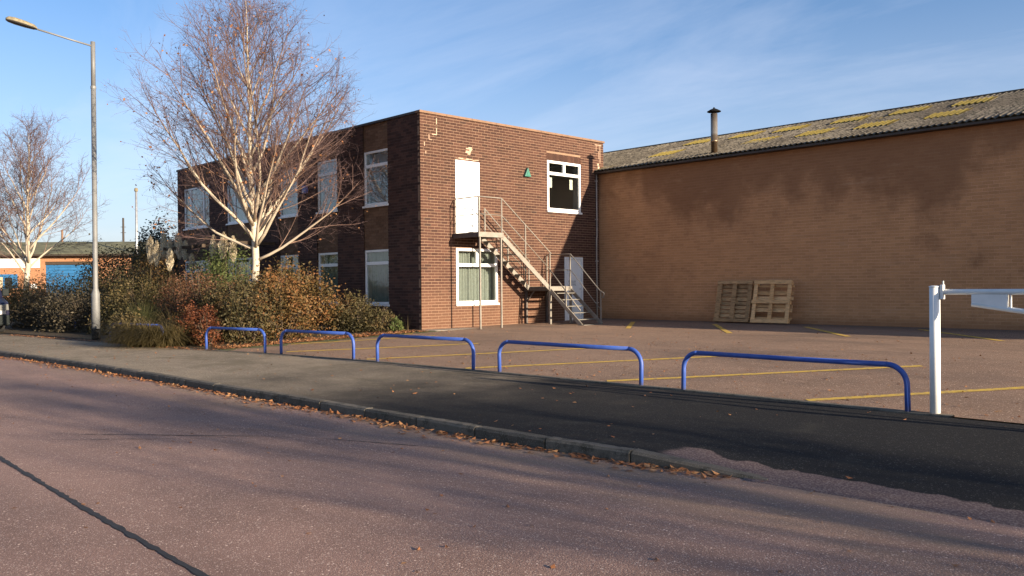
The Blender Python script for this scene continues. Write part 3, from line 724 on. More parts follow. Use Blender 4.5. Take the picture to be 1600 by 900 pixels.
# doors ----------------------------------------------------------------------
def door(s0, s1, z0, z1, mat, name_label, fixed_panels):
    fr = MB(); fr.box(XC - .09, XC + .012, s0, s0 + .055, z0, z1).box(XC - .09, XC + .012, s1 - .055, s1, z0, z1).box(XC - .09, XC + .012, s0 + .055, s1 - .055, z1 - .055, z1)
    d = fr.build('door', mat, office, bevel=.005, label=name_label)
    MB().box(XC - .07, XC - .018, s0 + .06, s1 - .06, z0 + .02, z1 - .06).build('door_leaf', mat, d, bevel=.004)
    return d
d1 = door(*R_OPEN['door_up'], 'white_door', 'plain white door opening onto the upper landing', 0)
MB().box(XC - .0178, XC - .004, 14.76, 15.42, 3.10, 3.16).build('door_rail', 'white_door', d1)
MB().tube([(XC + .03, 15.40, 3.9), (XC + .03, 15.30, 3.9)], .012, 8).build('handle', 'galvanised', d1)
MB().box(XC - .02, XC + .05, 14.64, 15.54, 2.86, 2.918).build('threshold', 'white_door', d1)
d2 = door(*R_OPEN['door_low'], 'grey_door', 'white panelled door at ground level beside the warehouse', 0)
for (a, b, e, f) in ((19.08, 19.62, 1.25, 2.10), (19.08, 19.62, 0.50, 1.05)):
    mb = MB(); t = .022
    for (p, q, r_, s_) in ((a, b, f - t, f), (a, b, e, e + t), (a, a + t, e + t, f - t), (b - t, b, e + t, f - t)): mb.box(XC - .0175, XC - .006, p, q, r_, s_)
    mb.build('panel_moulding', 'grey_door', d2)
rs = random.Random(5)
for row, (zz, y0_, y1_) in enumerate(((1.545, 19.12, 19.46), (1.455, 19.10, 19.46))):
    mb = MB(); q = y0_
    while q < y1_:
        w = rs.uniform(.018, .034)
        if rs.random() < .5: mb.box(XC - .0176, XC - .0165, q, q + w, zz, zz + .012).box(XC - .0176, XC - .0165, q, q + .008, zz + .012, zz + .06)
        else: mb.box(XC - .0176, XC - .0165, q, q + w, zz + .046, zz + .06).box(XC - .0176, XC - .0165, q + w * .4, q + w * .4 + .009, zz, zz + .046)
        q += w + .008
    mb.build('lettering', 'sign_ink', d2)
MB().tube([(XC + .02, 19.68, 1.35), (XC + .02, 19.60, 1.35)], .011, 8).build('handle', 'galvanised', d2)
# pale mortar repairs over a stepped crack, above the door and at the parapet end
def repair(segs):
    mb = MB()
    for a, b, e, f in segs: mb.box(XC - .004, XC + .004, a, b, e, f)
    mb.build('mortar_repair', 'mortar_repair_mat', office)
repair([(14.02, 14.045, 5.44, 5.86), (13.88, 14.045, 5.415, 5.438), (13.77, 13.79, 5.28, 5.41), (13.79, 13.88, 5.27, 5.282), (13.62, 13.64, 5.10, 5.20), (13.66, 13.68, 4.90, 4.97), (14.015, 14.05, 5.60, 5.70)])
rs = random.Random(2); segs = []
q = 14.64
while q < 15.50: w = rs.uniform(.05, .14); segs.append((q, q + w - .004, 4.862 + rs.uniform(0, .02), 4.885 + rs.uniform(0, .03))); q += w
repair(segs)
segs = [(15.02 + rs.uniform(0, .14), 15.02 + rs.uniform(.15, .27), 5.02 + k * .035, 5.05 + k * .035) for k in range(6)]
repair(segs)
repair([(20.38, 20.70, 5.845, 5.865), (20.44, 20.455, 5.66, 5.84), (20.62, 20.64, 5.30, 5.84), (20.56, 20.575, 5.42, 5.66), (20.50, 20.57, 5.21, 5.28), (20.52, 20.60, 5.10, 5.19)])
al = MB(); al.prism([(17.20, 4.60), (17.46, 4.60), (17.33, 4.86)], 0, XC + .002, XC + .09)
ab = thing('alarm_box', 'green triangular alarm box high on the sunlit brick wall', 'alarm', (XC, 17.33, 4.6)); al.build('casing', 'alarm_green', ab, bevel=.008)
MB().prism([(17.27, 4.635), (17.39, 4.635), (17.33, 4.76)], 0, XC + .0905, XC + .098).build('cover_plate', 'alarm_green', ab)
bb = thing('alarm_bell_box', 'small blue alarm box on the shaded front wall behind the birch', 'alarm', (-22.85, YC - .05, 4.40))
MB().box(-22.97, -22.73, YC - .09, YC - .002, 4.32, 4.56).build('casing', 'alarm_blue', bb, bevel=.02); MB().box(-22.93, -22.86, YC - .096, YC - .0905, 4.34, 4.40).build('badge', 'white_upvc', bb)
pp = thing('drain_pipe', 'thin pale pipe running down the inner corner beside the warehouse', 'pipe', (XC + .03, 20.40, ZB))
MB().tube([(XC + .03, 20.40, 0.37), (XC + .03, 20.40, 2.9), (XC + .03, 20.42, 3.0), (XC + .03, 20.42, 5.0)], .022, 8).build('pipe', 'pipe_grey', pp, True)
for zz in (0.9, 2.2, 3.5, 4.7): MB().box(XC, XC + .06, 20.365, 20.45, zz, zz + .03).build('bracket', 'pipe_grey', pp)

# ------------------------------------------------------------------ warehouse
wh = thing('warehouse', 'long brown brick warehouse with lichened corrugated roof behind the car park', 'building', (XC, YW, 0.4))
WTOP = 4.93
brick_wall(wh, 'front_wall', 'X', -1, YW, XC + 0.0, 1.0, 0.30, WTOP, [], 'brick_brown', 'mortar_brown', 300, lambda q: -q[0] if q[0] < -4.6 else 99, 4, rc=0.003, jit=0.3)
MB().box(1.001, 16.0, YW + .002, YW + .2, .2, WTOP).build('wall_extension', 'brick_brown', wh)
MB().box(15.9, 16.0, YW + .21, 29, .2, WTOP).build('gable_wall', 'brick_brown', wh)
PITCH = math.radians(17); EY, EZ, RY = 20.36, 5.00, 25.15; SL = (RY - EY) / math.cos(PITCH)
def roofpt(x, d, h=0.0): return (x, EY + d * math.cos(PITCH) - h * math.sin(PITCH), EZ + d * math.sin(PITCH) + h * math.cos(PITCH))
SW = 6 * 0.146
def sheet_mesh(L, w, waves, mat, name, h0=0.0):
    V = []; F = []; n = waves * 4
    for i in range(n + 1):
        x = w * i / n + 0.0; h = 0.024 * math.cos(2 * math.pi * i / 4) 
        for d in (0, L): V.append((x, d * math.cos(PITCH) - (h + h0) * math.sin(PITCH), d * math.sin(PITCH) + (h + h0) * math.cos(PITCH)))
        if i: k = 2 * i; F.append((k - 2, k, k + 1, k - 1))
    m_ = len(V)
    V += [(v[0], v[1] + .012 * math.sin(PITCH), v[2] - .012) for v in V[:m_]]
    F += [(a + m_, d_ + m_, c + m_, b + m_) for a, b, c, d_ in list(F)]
    for i in range(n): F.append((2 * i, 2 * i + m_, 2 * i + 2 + m_, 2 * i + 2))
    return npmesh(name, np.array(V), np.array(F), mat)
rows = 3; RL = SL / rows
smesh = sheet_mesh(RL + 0.12, SW, 6, 'asbestos_sheet', 'roof_sheet')
roof = MB().box(XC + .02, 16, EY + .3, RY - .1, 4.90, 4.94).build('roof', 'gutter_dark', wh)
nx = 0
x = XC + 0.03 - SW * 6
while x < 14:
    for r_ in range(rows):
        p = roofpt(x, r_ * RL - 0.0, 0.012 * (rows - r_)); 
        link('roof_sheet', smesh, roof, (p[0] - XC, p[1] - YW, p[2] - 0.4 + R.uniform(-.004, .004)))
    x += SW
# back slope and ridge
mb = MB(); mb.add([(XC - 5.2, RY, 6.44), (16, RY, 6.44), (16, 30, 4.95), (XC - 5.2, 30, 4.95)], [(0, 1, 2, 3)]).build('roof_back_slope', 'asbestos_sheet', wh)
MB().tube([(XC - 5.2, RY, 6.47), (16, RY, 6.47)], .055, 8).build('ridge_tile', 'asbestos_sheet', wh)
MB().box(XC + .01, 16, 20.32, 20.40, 4.935, 4.985).build('gutter', 'gutter_dark', wh)
MB().box(XC + .01, 16, 20.401, YW + .1, WTOP + .001, 4.955).build('soffit', 'gutter_dark', wh)
# lichen-covered rooflights, two rows
lm = sheet_mesh(0.85, 0.876, 6, 'lichen_sheet', 'rooflight')
for k in range(8):
    xr = -7.85 - 1.66 * k
    for row, d in ((0, 1.30), (1, 3.30)):
        if xr < XC + .3: continue
        if (k, row) in ((4, 0),): continue
        p = roofpt(xr + R.uniform(-.06, .06), d + R.uniform(-.08, .08), 0.046); link('rooflight', lm, roof, (p[0] - XC, p[1] - YW, p[2] - 0.4))
fl = thing('flue', 'rusty stainless flue pipe with black conical cowl on the warehouse eaves', 'chimney', (-13.15, 20.72, 5.0))
MB().lathe((-13.15, 20.72, 4.95), [(.088, 0), (.088, .50), (.10, .50), (.10, .56), (.095, .56), (.095, 1.30)], 20).build('pipe', 'flue_steel', fl, True)
MB().lathe((-13.15, 20.72, 6.30), [(.19, 0.0), (.195, .015), (.11, .065), (.03, .10), (.012, .135)], 20).build('cowl', 'black_paint', fl)
for an in (0.3, 2.4, 4.5): MB().bar((-13.15 + .085 * math.cos(an), 20.72 + .085 * math.sin(an), 6.2), (-13.15 + .085 * math.cos(an), 20.72 + .085 * math.sin(an), 6.33), .01, .01).build('cowl_bracket', 'black_paint', fl)
MB().lathe((-13.15, 20.72, 4.99), [(.17, 0), (.17, .02), (.10, .12)], 16).build('flashing', 'gutter_dark', fl)

# ------------------------------------------------------------------ steel stair
XO, XI = -16.25, -17.06
st = thing('fire_stair', 'cream steel outside stair with landings from upper door to car park', 'staircase', (XO, 15.0, 0.36))
def P(name, mb, mat='stair_paint', **k): return mb.build(name, mat, st, **k)
LZ = 2.86; MZ = 1.44
P('landing', MB().box(XC + .02, XO + .02, 14.58, 15.40, LZ - .04, LZ), 'stair_tread')
P('landing_edge', MB().box(XC + .02, XO + .02, 14.55, 14.58, LZ - .12, LZ + .005), 'stair_dark'); P('landing_edge', MB().box(XO + .02, XO + .045, 14.55, 15.43, LZ - .12, LZ + .005)); P('landing_edge', MB().box(XC + .02, XO + .02, 15.40, 15.43, LZ - .12, LZ - .042), 'stair_dark')
for yy in (14.62, 15.37): P('post', MB().box(XO - .019, XO + .019, yy - .019, yy + .019, 0.35, LZ - .042)); P('base_plate', MB().box(XO - .06, XO + .06, yy - .06, yy + .06, .345, .36 + .008), 'stair_dark')
# first flight
Y1, Y2 = 15.42, 17.20; n = 8
for i in range(1, n):
    yy = Y1 + (Y2 - Y1) * (i - .5) / (n - .5) + .02; zz = LZ - (LZ - MZ) * i / n
    P('tread', MB().box(XI + .02, XO - .02, yy - .10, yy + .11, zz - .022, zz), 'stair_tread')
for xx in (XI, XO):
    P('stringer', MB().bar((xx, Y1 - .02, LZ - .08), (xx, Y2 + .05, MZ - .08), .03, .125))
P('mid_landing', MB().box(XC + .02, XO + .0, 17.23, 18.10, MZ - .04, MZ), 'stair_tread')
P('landing_edge', MB().box(XC + .02, XO + .02, 17.20, 17.229, MZ - .12, MZ - .045), 'stair_dark'); P('landing_edge', MB().box(XO + .001, XO + .03, 17.2, 18.13, MZ - .12, MZ + .003)); P('landing_edge', MB().box(XC + .02, XO, 18.101, 18.13, MZ - .12, MZ + .003))
for (xx, yy) in ((XO, 17.24), (XO, 18.09), (XC + .06, 17.24), (XC + .06, 18.09)):
    P('post', MB().box(xx - .028, xx + .028, yy - .03, yy + .03, 0.35, MZ - .042), 'stair_paint' if xx == XO else 'stair_dark')
P('brace', MB().bar((XC + .06, 17.24, 1.0), (XC + .45, 17.24, MZ - .06), .03, .03), 'stair_dark')
# second flight turns out from the wall
X1, X2, G0 = XO + .03, -15.16, 0.365; n2 = 6
for i in range(1, n2):
    xx = X1 + (X2 - X1) * (i - .5) / (n2 - .5) + .02; zz = MZ - (MZ - G0) * i / n2
    P('tread', MB().box(xx - .10, xx + .10, 17.27, 18.06, zz - .022, zz), 'stair_tread')
P('tread', MB().box(X2 - .06, X2 + .16, 17.22, 18.12, .345, .40), 'stair_tread')
for yy in (17.24, 18.09): P('stringer', MB().bar((X1 - .02, yy, MZ - .10), (X2 + .06, yy, G0 + .02), .03, .10))
# handrails
RH = 0.92
def rail(pts, r=.0155): P('handrail', MB().tube(pts, r, 8), smooth=True)
def midr(a, b, r=.011): P('mid_rail', MB().tube([a, b], r, 6), smooth=True)
def stan(x, y, z0, z1): P('stanchion', MB().box(x - .014, x + .014, y - .014, y + .014, z0, z1))
stan(XC + .06, 14.60, LZ, LZ + RH - .02); stan(XO, 14.60, LZ, LZ + RH - .02); stan(XO, 15.40, LZ + .006, LZ + RH - .02)
rail([(XC + .06, 14.60, LZ + RH), (XO, 14.60, LZ + RH)]); midr((XC + .06, 14.60, LZ + .47), (XO, 14.60, LZ + .47))
rail([(XO, 14.60, LZ + RH), (XO, 15.40, LZ + RH), (XO, Y2 + .06, MZ + RH + .02), (XO, 17.30, MZ + RH)]); midr((XO, 14.60, LZ + .47), (XO, 15.40, LZ + .47)); midr((XO, 15.40, LZ + .47), (XO, Y2 + .05, MZ + .47))
stan(XO, 16.28, 2.16, 2.16 + RH + .05); stan(XO, 17.24, MZ + .006, MZ + RH)
rail([(XI, 15.52, LZ + .72), (XI, Y2 + .06, MZ + .72)]); midr((XI, 15.52, LZ + .32), (XI, Y2 + .06, MZ + .32)); stan(XI, 15.54, LZ - .12, LZ + .72); stan(XI, 16.4, 2.0, 2.87); stan(XI, 17.22, MZ, MZ + .76)
# mid landing rail along warehouse side and second flight
rail([(XC + .06, 18.10, MZ + RH), (XO, 18.10, MZ + RH), (X2 - .02, 18.10, G0 + RH + .04), (X2 + .14, 18.10, G0 + RH - .04), (X2 + .12, 18.10, G0 + RH - .16), (X2 + .02, 18.10, G0 + RH - .14)])
midr((XC + .06, 18.10, MZ + .47), (XO, 18.10, MZ + .47)); midr((XO, 18.10, MZ + .47), (X2 + .02, 18.10, G0 + .42))
for xx, zz in ((XC + .06, MZ), (XO - .02, MZ)): stan(xx, 18.10, zz + .004, zz + RH)
stan(X2 + .02, 18.10, G0, G0 + RH)
rail([(XO, 17.23, MZ + RH), (X2 - .02, 17.23, G0 + RH + .04)], .014) if False else None
rail([(XO, 17.235, MZ + .47), (X2 + .03, 17.235, G0 + .42)]); stan(XO + .60, 17.235, .86, 1.45)
midr((XC + .06, 17.21, MZ + .47), (XI, 17.21, MZ + .47)); midr((XC + .06, 17.21, MZ + RH), (XI, 17.21, MZ + RH)); stan(XC + .06, 17.21, MZ, MZ + RH)

# ------------------------------------------------------------------ blue hoop barriers and white gate
HG = 'blue tubular hoop barriers along the back of the pavement'
def hoop(x0, y0, x1, y1, label, h=0.505, r=.030):
    z0 = 0.10; t = thing('hoop_barrier', label, 'barrier', ((x0 + x1) / 2, (y0 + y1) / 2, z0), HG)
    d = Vector((x1 - x0, y1 - y0, 0)); L = d.length; d /= L; pts = []; rb = 0.21
    def pt(s, z): return (x0 + d.x * s, y0 + d.y * s, z0 + z)
    lean = R.uniform(-.012, .012); n = 9
    def arc(f): 
        a = f * math.pi / 2; return rb - rb * math.cos(a), h - rb + rb * math.sin(a)
    left = [pt(0 - lean, -.06), pt(0, h - rb)] + [pt(*arc(i / n)) for i in range(1, n + 1)]
    right = [pt(L - arc(1 - i / n)[0], arc(1 - i / n)[1]) for i in range(0, n)] + [pt(L, h - rb), pt(L + lean, -.06)]
    MB().tube([pt(rb, h), pt(L * .5, h - .004), pt(L - rb, h)], r, 12).build('top_rail', 'blue_paint', t, True)
    MB().tube(left, r, 12).build('leg', 'blue_paint', t, True); MB().tube(right, r, 12).build('leg', 'blue_paint', t, True)
for a in [(-6.36, 9.26, -3.55, 9.27, 'blue hoop barrier nearest the white gate post'), (-9.80, 9.21, -7.05, 9.27, 'blue hoop barrier second from the white gate post'), (-12.85, 9.02, -10.36, 9.16, 'blue hoop barrier third from the white gate post, midway along'),
          (-15.78, 8.70, -13.56, 8.98, 'blue hoop barrier fourth from the white post, in front of bronze shrubs'), (-18.35, 8.28, -16.30, 8.62, 'blue hoop barrier with its far end buried in the red-leaved shrub'),
          (-22.7, 7.72, -20.2, 8.06, 'blue hoop barrier swallowed by brown grasses right of the lamp post'), (-30.1, 8.5, -28.4, 8.62, 'dull blue hoop barrier inside the dark hedge near the van')]: hoop(*a)
gt = thing('entrance_barrier', 'white steel swing barrier with round post and tapered arm at entrance', 'barrier', (-3.29, 9.33, .1))
MB().tube([(-3.29, 9.33, .02), (-3.285, 9.325, 1.435)], .052, 20).build('post', 'white_paint', gt, True)
MB().lathe((-3.285, 9.325, 1.435), [(.056, 0), (.056, .010), (.03, .016)], 20).build('post_cap', 'white_paint', gt)
MB().tube([(-3.22, 9.33, 1.385), (1.2, 9.33, 1.385)], .030, 12).build('arm', 'white_paint', gt, True)
MB().prism([(-2.93, 1.36), (-2.60, 1.36), (-2.60, 1.20), (-2.93, 1.255)], 1, 9.31, 9.352).build('gusset_plate', 'white_paint', gt, bevel=.003)
MB().tube([(-2.93, 9.33, 1.262), (-2.0, 9.33, 1.125), (0.6, 9.33, 0.70)], .026, 10).build('lower_arm', 'white_paint', gt, True)
MB().bar((-2.575, 9.33, 1.355), (-2.575, 9.33, 1.23), .03, .008).build('strap', 'white_paint', gt)
MB().box(-3.225, -3.195, 9.30, 9.36, 1.31, 1.46).build('hinge_bracket', 'white_paint', gt, bevel=.004); MB().tube([(-3.205, 9.33, 1.45), (-3.205, 9.33, 1.50)], .010, 8).build('hinge_pin', 'galvanised', gt)
MB().tube([(1.3, 9.33, .02), (1.3, 9.33, 1.43)], .052, 16).build('slam_post', 'white_paint', gt, True)

# ------------------------------------------------------------------ pallets against the warehouse
def pallet(x0, label, mat, vert, y0):
    """front: stringer side with planks; stood on edge and leaning back on the wall"""
    z0 = float(gz(x0, 20.2)) + .004; t = thing('pallet', label, 'pallet', (x0 + .5, y0, z0), 'wooden pallets leaning on the warehouse')
    W, H = (1.06, 1.13); ln = 0.26; T = .13
    rs = random.Random(int(abs(x0) * 100))
    def pb(name, a0, a1, h0, h1, d0, d1):
        mb = MB(); c = math.cos(math.asin(ln / H)); s = ln / H; j = rs.uniform(-.006, .006)
        for d in (d0, d1):
            for (aa, hh) in ((a0, h0), (a1, h0), (a1, h1), (a0, h1)):
                mb.v.append((x0 + aa + j * .3, y0 + hh * s + d * c, z0 + hh * c - d * s + T * s))
        mb.f = [(0, 1, 2, 3), (7, 6, 5, 4), (0, 4, 5, 1), (1, 5, 6, 2), (2, 6, 7, 3), (3, 7, 4, 0)]
        mb.build(name, mat, t)
    if vert:   # underside out: three upright runners, close deck boards behind
        for a in (0.0, .465, .93): pb('runner', a, a + .13 + rs.uniform(-.01, .01), .0, H, 0, .022)
        pb('end_board', 0, W, H - .09, H, -.022, -.001); pb('end_board', 0, W, 0.0, .09, -.022, -.001)
        for a in (0.0, .465, .93):
            for h in (0, .5, H - .13): pb('block', a + .005, a + .12, h, h + .13, .023, .10)
        q = .02
        while q < H - .06: w = rs.uniform(.085, .10); pb('deck_board', 0, W, q, q + w, .101, .122); q += w + .022
    else:      # deck side: frame with boards and wide gaps
        for a in (0.0, .47, .955): pb('runner', a, a + .10, .0, H, 0, .022)
        pb('end_board', 0, W, H - .10, H, -.022, -.001); pb('end_board', 0, W, 0.0, .10, -.022, -.001); pb('mid_board', -.03, W - .02, .515, .605, -.022, -.001)
        for a in (0.0, .47, .955):
            for h in (0.01, .50, H - .12): pb('block', a + .004, a + .096, h, h + .10, .023, .10)
        for q, w in ((.10, .07), (.31, .10), (.43, .075), (.63, .09), (.76, .10), (.965, .06)): pb('deck_board', 0.0, W + .02, q, q + w, .101, .122)
pallet(-12.80, 'weathered grey pallet of close boards, left of the two', 'pallet_grey', True, 20.06)
pallet(-11.66, 'pale fresh wooden pallet with wide gaps, right of the two', 'pallet_fresh', False, 20.02)

# ------------------------------------------------------------------ street lamp
lx, ly = -24.17, 7.85
lp = thing('street_lamp', 'tall grey steel street lamp with side arm at the pavement edge', 'street lamp', (lx, ly, .1))
MB().tube([(lx, ly, .05), (lx, ly, 1.35), (lx, ly, 1.50), (lx, ly, 6.9)], [.105, .105, .064, .064], 18).build('lower_column', 'lamp_grey', lp, True)
MB().tube([(lx, ly, .055), (lx, ly, .42)], .1095, 18).build('painted_base', 'black_paint', lp)
MB().tube([(lx, ly, 6.90), (lx, ly, 8.12)], .058, 16).build('upper_column', 'lamp_grey', lp, True); MB().tube([(lx, ly, 6.86), (lx, ly, 6.93)], .072, 16).build('collar', 'lamp_grey', lp)
MB().tube([(lx, ly, 8.00), (lx, ly - .5, 8.065), (lx, ly - 1.45, 8.20)], .024, 10).build('arm', 'lamp_grey', lp, True)
def lantern():
    mb = MB(); mb2 = MB(); secs = [(1.36, .05, .05), (1.42, .10, .09), (1.62, .135, .115), (1.86, .14, .12), (2.0, .11, .10), (2.06, .05, .05)]
    n = 12
    for M_, up in ((mb, True), (mb2, False)):
        for (d, w, h) in secs:
            zc_ = 8.065 + (d - .5) * .142
            for j in range(n + 1):
                a = math.pi * j / n; M_.v.append((lx + w * math.cos(a), ly - d, zc_ + (h if up else -.045 * w / .14) * math.sin(a)))
        for i in range(len(secs) - 1):
            for j in range(n):
                k = i * (n + 1) + j; M_.f.append((k, k + 1, k + n + 2, k + n + 1))
        for e in (0, (len(secs) - 1) * (n + 1)): M_.f.append(tuple(e + j for j in range(n + 1)))
    mb.build('lantern_canopy', 'lantern_body', lp, True); mb2.build('lantern_bowl', 'lantern_glass', lp, True)
lantern()

# ------------------------------------------------------------------ vegetation
def leaf_quads(C, size, rng, aspect=0.55, up=0.3):
    n = len(C); a = rng.normal(size=(n, 3)); a[:, 2] *= 0.8; a /= np.linalg.norm(a, axis=1)[:, None] + 1e-9
    b = rng.normal(size=(n, 3)); b[:, 2] += up; b -= a * (a * b).sum(1)[:, None]; b /= np.linalg.norm(b, axis=1)[:, None] + 1e-9
    s = size * rng.uniform(.45, 1.65, n)[:, None]
    V = np.stack([C - a * s * .5, C + b * s * aspect * .5, C + a * s * .5, C - b * s * aspect * .5], 1).reshape(-1, 3)
    return V, np.arange(n * 4).reshape(n, 4)
def blob_leaves(c, r, n, rng, clumps=70, spread=0.16, inner=0.35, floor=None):
    c = np.array(c); r = np.array(r)
    d = rng.normal(size=(clumps, 3)); d /= np.linalg.norm(d, axis=1)[:, None]; d[:, 2] = np.abs(d[:, 2]) * 1.0 - 0.25 * (rng.random(clumps) < .4)
    rad = rng.uniform(.72, 1.10, clumps)[:, None]
    cc = d * rad; k = rng.integers(0, clumps, n)
    p = cc[k] + rng.normal(size=(n, 3)) * spread
    m_ = rng.random(n) < inner; q = rng.normal(size=(n, 3)); q /= np.linalg.norm(q, axis=1)[:, None]; q *= rng.random((n, 1)) ** .5 * .9
    p[m_] = q[m_]
    W = c + p * r
    if floor is not None: W[:, 2] = np.maximum(W[:, 2], floor + rng.random(n) * .06)
    return W
def stems(c, r, n, rng, mb, rad=.012, floor=0.1):
    for i in range(n):
        d = rng.normal(size=3); d /= np.linalg.norm(d); d[2] = abs(d[2])
        a = (c[0] + d[0] * r[0] * .15, c[1] + d[1] * r[1] * .15, floor); b = (c[0] + d[0] * r[0] * .55, c[1] + d[1] * r[1] * .55, floor + (c[2] + r[2] - floor) * .45)
        k_ = rng.uniform(.9, 1.2); e = (c[0] + d[0] * r[0] * k_, c[1] + d[1] * r[1] * k_, c[2] + d[2] * r[2] * k_)
        mb.tube([a, b, e], [rad, rad * .7, rad * .3], 4, False)
def bush(name, label, blobs, mat, n, size, seed, cat='shrub', group=None, clumps=80, spread=.16, aspect=.55, nst=26, inner=.35, loc=None):
    rng = np.random.default_rng(seed); x0 = np.mean([b[0][0] for b in blobs]); y0 = np.mean([b[0][1] for b in blobs]); fl_ = float(gz(x0, y0))
    t = thing(name, label, cat, (x0, y0, fl_), group); tot = sum(b[1][0] * b[1][1] * b[1][2] for b in blobs) ; Ws = []; mb = MB()
    for c, r in blobs:
        k = int(n * (r[0] * r[1] * r[2]) / tot); Ws.append(blob_leaves(c, r, k, rng, clumps, spread, inner, fl_ + .01)); stems(c, r, nst, rng, mb, floor=fl_)
    V, F = leaf_quads(np.concatenate(Ws), size, rng, aspect); npart('foliage', V, F, mat, t); mb.build('stems', 'stem_brown', t)
    return t
def blades(base, n, L, rng, spread, droop, w, lean=(0, 0, 0), nseg=4, rad=.12):
    V = []; F = []
    for i in range(n):
        an = rng.uniform(0, 2 * math.pi); rr = rad * math.sqrt(rng.random()); l = L * rng.uniform(.6, 1.15); tilt = spread * rng.uniform(.15, 1.0)
        h = np.array([math.cos(an), math.sin(an), 0]) ; p = np.array(base) + h * rr; d = h * math.sin(tilt) + np.array([0, 0, math.cos(tilt)]) + np.array(lean) * rng.uniform(.5, 1.2)
        sd_ = np.array([-h[1], h[0], 0]) ; k0 = len(V)
        for s in range(nseg + 1):
            t = s / nseg; ww = w * (1 - t * .9) * .5; V += [p - sd_ * ww, p + sd_ * ww]
            if s: k = k0 + 2 * s; F.append((k - 2, k, k + 1, k - 1))
            p = p + d / np.linalg.norm(d) * l / nseg; d = d + np.array([0, 0, -droop * rng.uniform(.6, 1.4)]) + h * droop * .4
    return V, F
def grass(name, label, spots, mat, n, L, spread, droop, w, seed, lean=(0, 0, 0), group=None, rad=.15, cat='grass', plumes=()):
    rng = np.random.default_rng(seed); x0 = np.mean([s[0] for s in spots]); y0 = np.mean([s[1] for s in spots]); t = thing(name, label, cat, (x0, y0, float(gz(x0, y0))), group); V = []; F = []
    for (x, y, k) in spots:
        v, f = blades((x, y, float(gz(x, y))), int(n * k), L * k, rng, spread, droop, w, lean, rad=rad); n_ = len(V); V += v; F += [tuple(i + n_ for i in q) for q in f]
    npart('blades', np.array(V), np.array(F), mat, t)
    for (x, y, z0, z1, dx_, dy_) in plumes:
        zb = z1 - rng.uniform(.62, .8)
        MB().tube([(x, y, z0), (x + dx_ * .3, y + dy_ * .3, (z0 + zb) / 2), (x + dx_ * .7, y + dy_ * .7, zb), (x + dx_, y + dy_, z1 - .1)], [.010, .009, .007, .003], 5, False).build('stalk', 'blade_tan', t)
        C = []; m_ = 620; u = rng.random(m_) ** .8; prof = np.sin(np.clip(u * .93 + .07, 0, 1) * math.pi) ** .7 * .125
        an = rng.uniform(0, 2 * math.pi, m_); rr = prof * np.sqrt(rng.random(m_))
        cx = x + dx_ * (.7 + .35 * u) + rr * np.cos(an); cy = y + dy_ * (.7 + .35 * u) + rr * np.sin(an); cz = zb + (z1 - zb) * u
        Cn = np.stack([cx, cy, cz], 1); a = np.stack([np.cos(an) * .35, np.sin(an) * .35, np.ones(m_) * (1 - .2 * u)], 1) + rng.normal(size=(m_, 3)) * .16; a /= np.linalg.norm(a, axis=1)[:, None]
        b = np.cross(a, rng.normal(size=(m_, 3))); b /= np.linalg.norm(b, axis=1)[:, None]; s = .10
        Vp = np.stack([Cn - a * s * .5, Cn + b * s * .075, Cn + a * s * .5, Cn - b * s * .075], 1).reshape(-1, 3)
        npart('plume', Vp, np.arange(m_ * 4).reshape(-1, 4), 'plume', t)
    return t
# big bronze shrubs in front of the office
bush('bronze_shrub', 'large bronze-leaved shrub right of the birch trunk', [((-19.6, 11.2, .82), (1.25, 1.0, 1.15)), ((-18.95, 10.5, .65), (.9, .8, .95)), ((-20.3, 10.9, .85), (.9, .7, 1.05))], 'leaf_bronze', 17000, .062, 21, group='shrubs in the planting bed', clumps=130, spread=.12)
bush('bronze_shrub', 'rounded olive and bronze shrub in front of the birch trunk', [((-20.0, 9.9, .65), (1.05, .8, 1.12)), ((-19.1, 9.65, .5), (.95, .7, .98)), ((-20.8, 9.6, .6), (.85, .6, .95))], 'leaf_olive', 15000, .055, 22, group='shrubs in the planting bed', clumps=130, spread=.11)
bush('bronze_shrub', 'orange-tinted bronze shrub at the foot of the birch', [((-21.3, 10.7, .75), (1.0, .7, 1.0)), ((-20.5, 10.9, .95), (.75, .6, .75))], 'leaf_rust', 8000, .06, 23, group='shrubs in the planting bed', clumps=90, spread=.12)
bush('low_shrub', 'low olive-green shrub under the last ground-floor window', [((-18.75, 12.45, .50), (.75, .62, .75)), ((-18.05, 12.75, .42), (.50, .45, .52))], 'leaf_olive', 9000, .05, 24, group='shrubs in the planting bed', clumps=100, spread=.11)
bush('grey_leaf_plant', 'tiny pale green plant at the right end of the low shrub', [((-17.62, 12.95, .40), (.20, .18, .26))], 'leaf_green', 420, .07, 25, nst=5, group='shrubs in the planting bed')
bush('red_shrub', 'bright red-orange leaved shrub behind the buried blue hoop', [((-19.9, 8.75, .45), (.75, .42, .58)), ((-19.1, 8.65, .35), (.45, .3, .42))], 'leaf_red', 6500, .048, 26, group='shrubs in the planting bed', clumps=80, spread=.13)
bush('rust_shrub', 'wide rust-brown shrub left of the birch trunk', [((-22.4, 9.7, .75), (1.3, .7, 1.15)), ((-23.6, 9.9, .7), (1.0, .7, 1.0)), ((-21.4, 9.6, .75), (.9, .6, 1.15))], 'leaf_rust', 13000, .05, 27, group='shrubs in the planting bed', clumps=120, spread=.11, aspect=.4)
bush('green_shrub', 'fresh green fine-leaved shrub below the pampas plumes by the wall', [((-24.2, 11.5, 1.35), (1.1, .7, 1.3)), ((-25.2, 11.6, 1.2), (.8, .6, 1.15))], 'leaf_green', 9000, .075, 28, group='shrubs in the planting bed', aspect=.25, clumps=70, spread=.2)
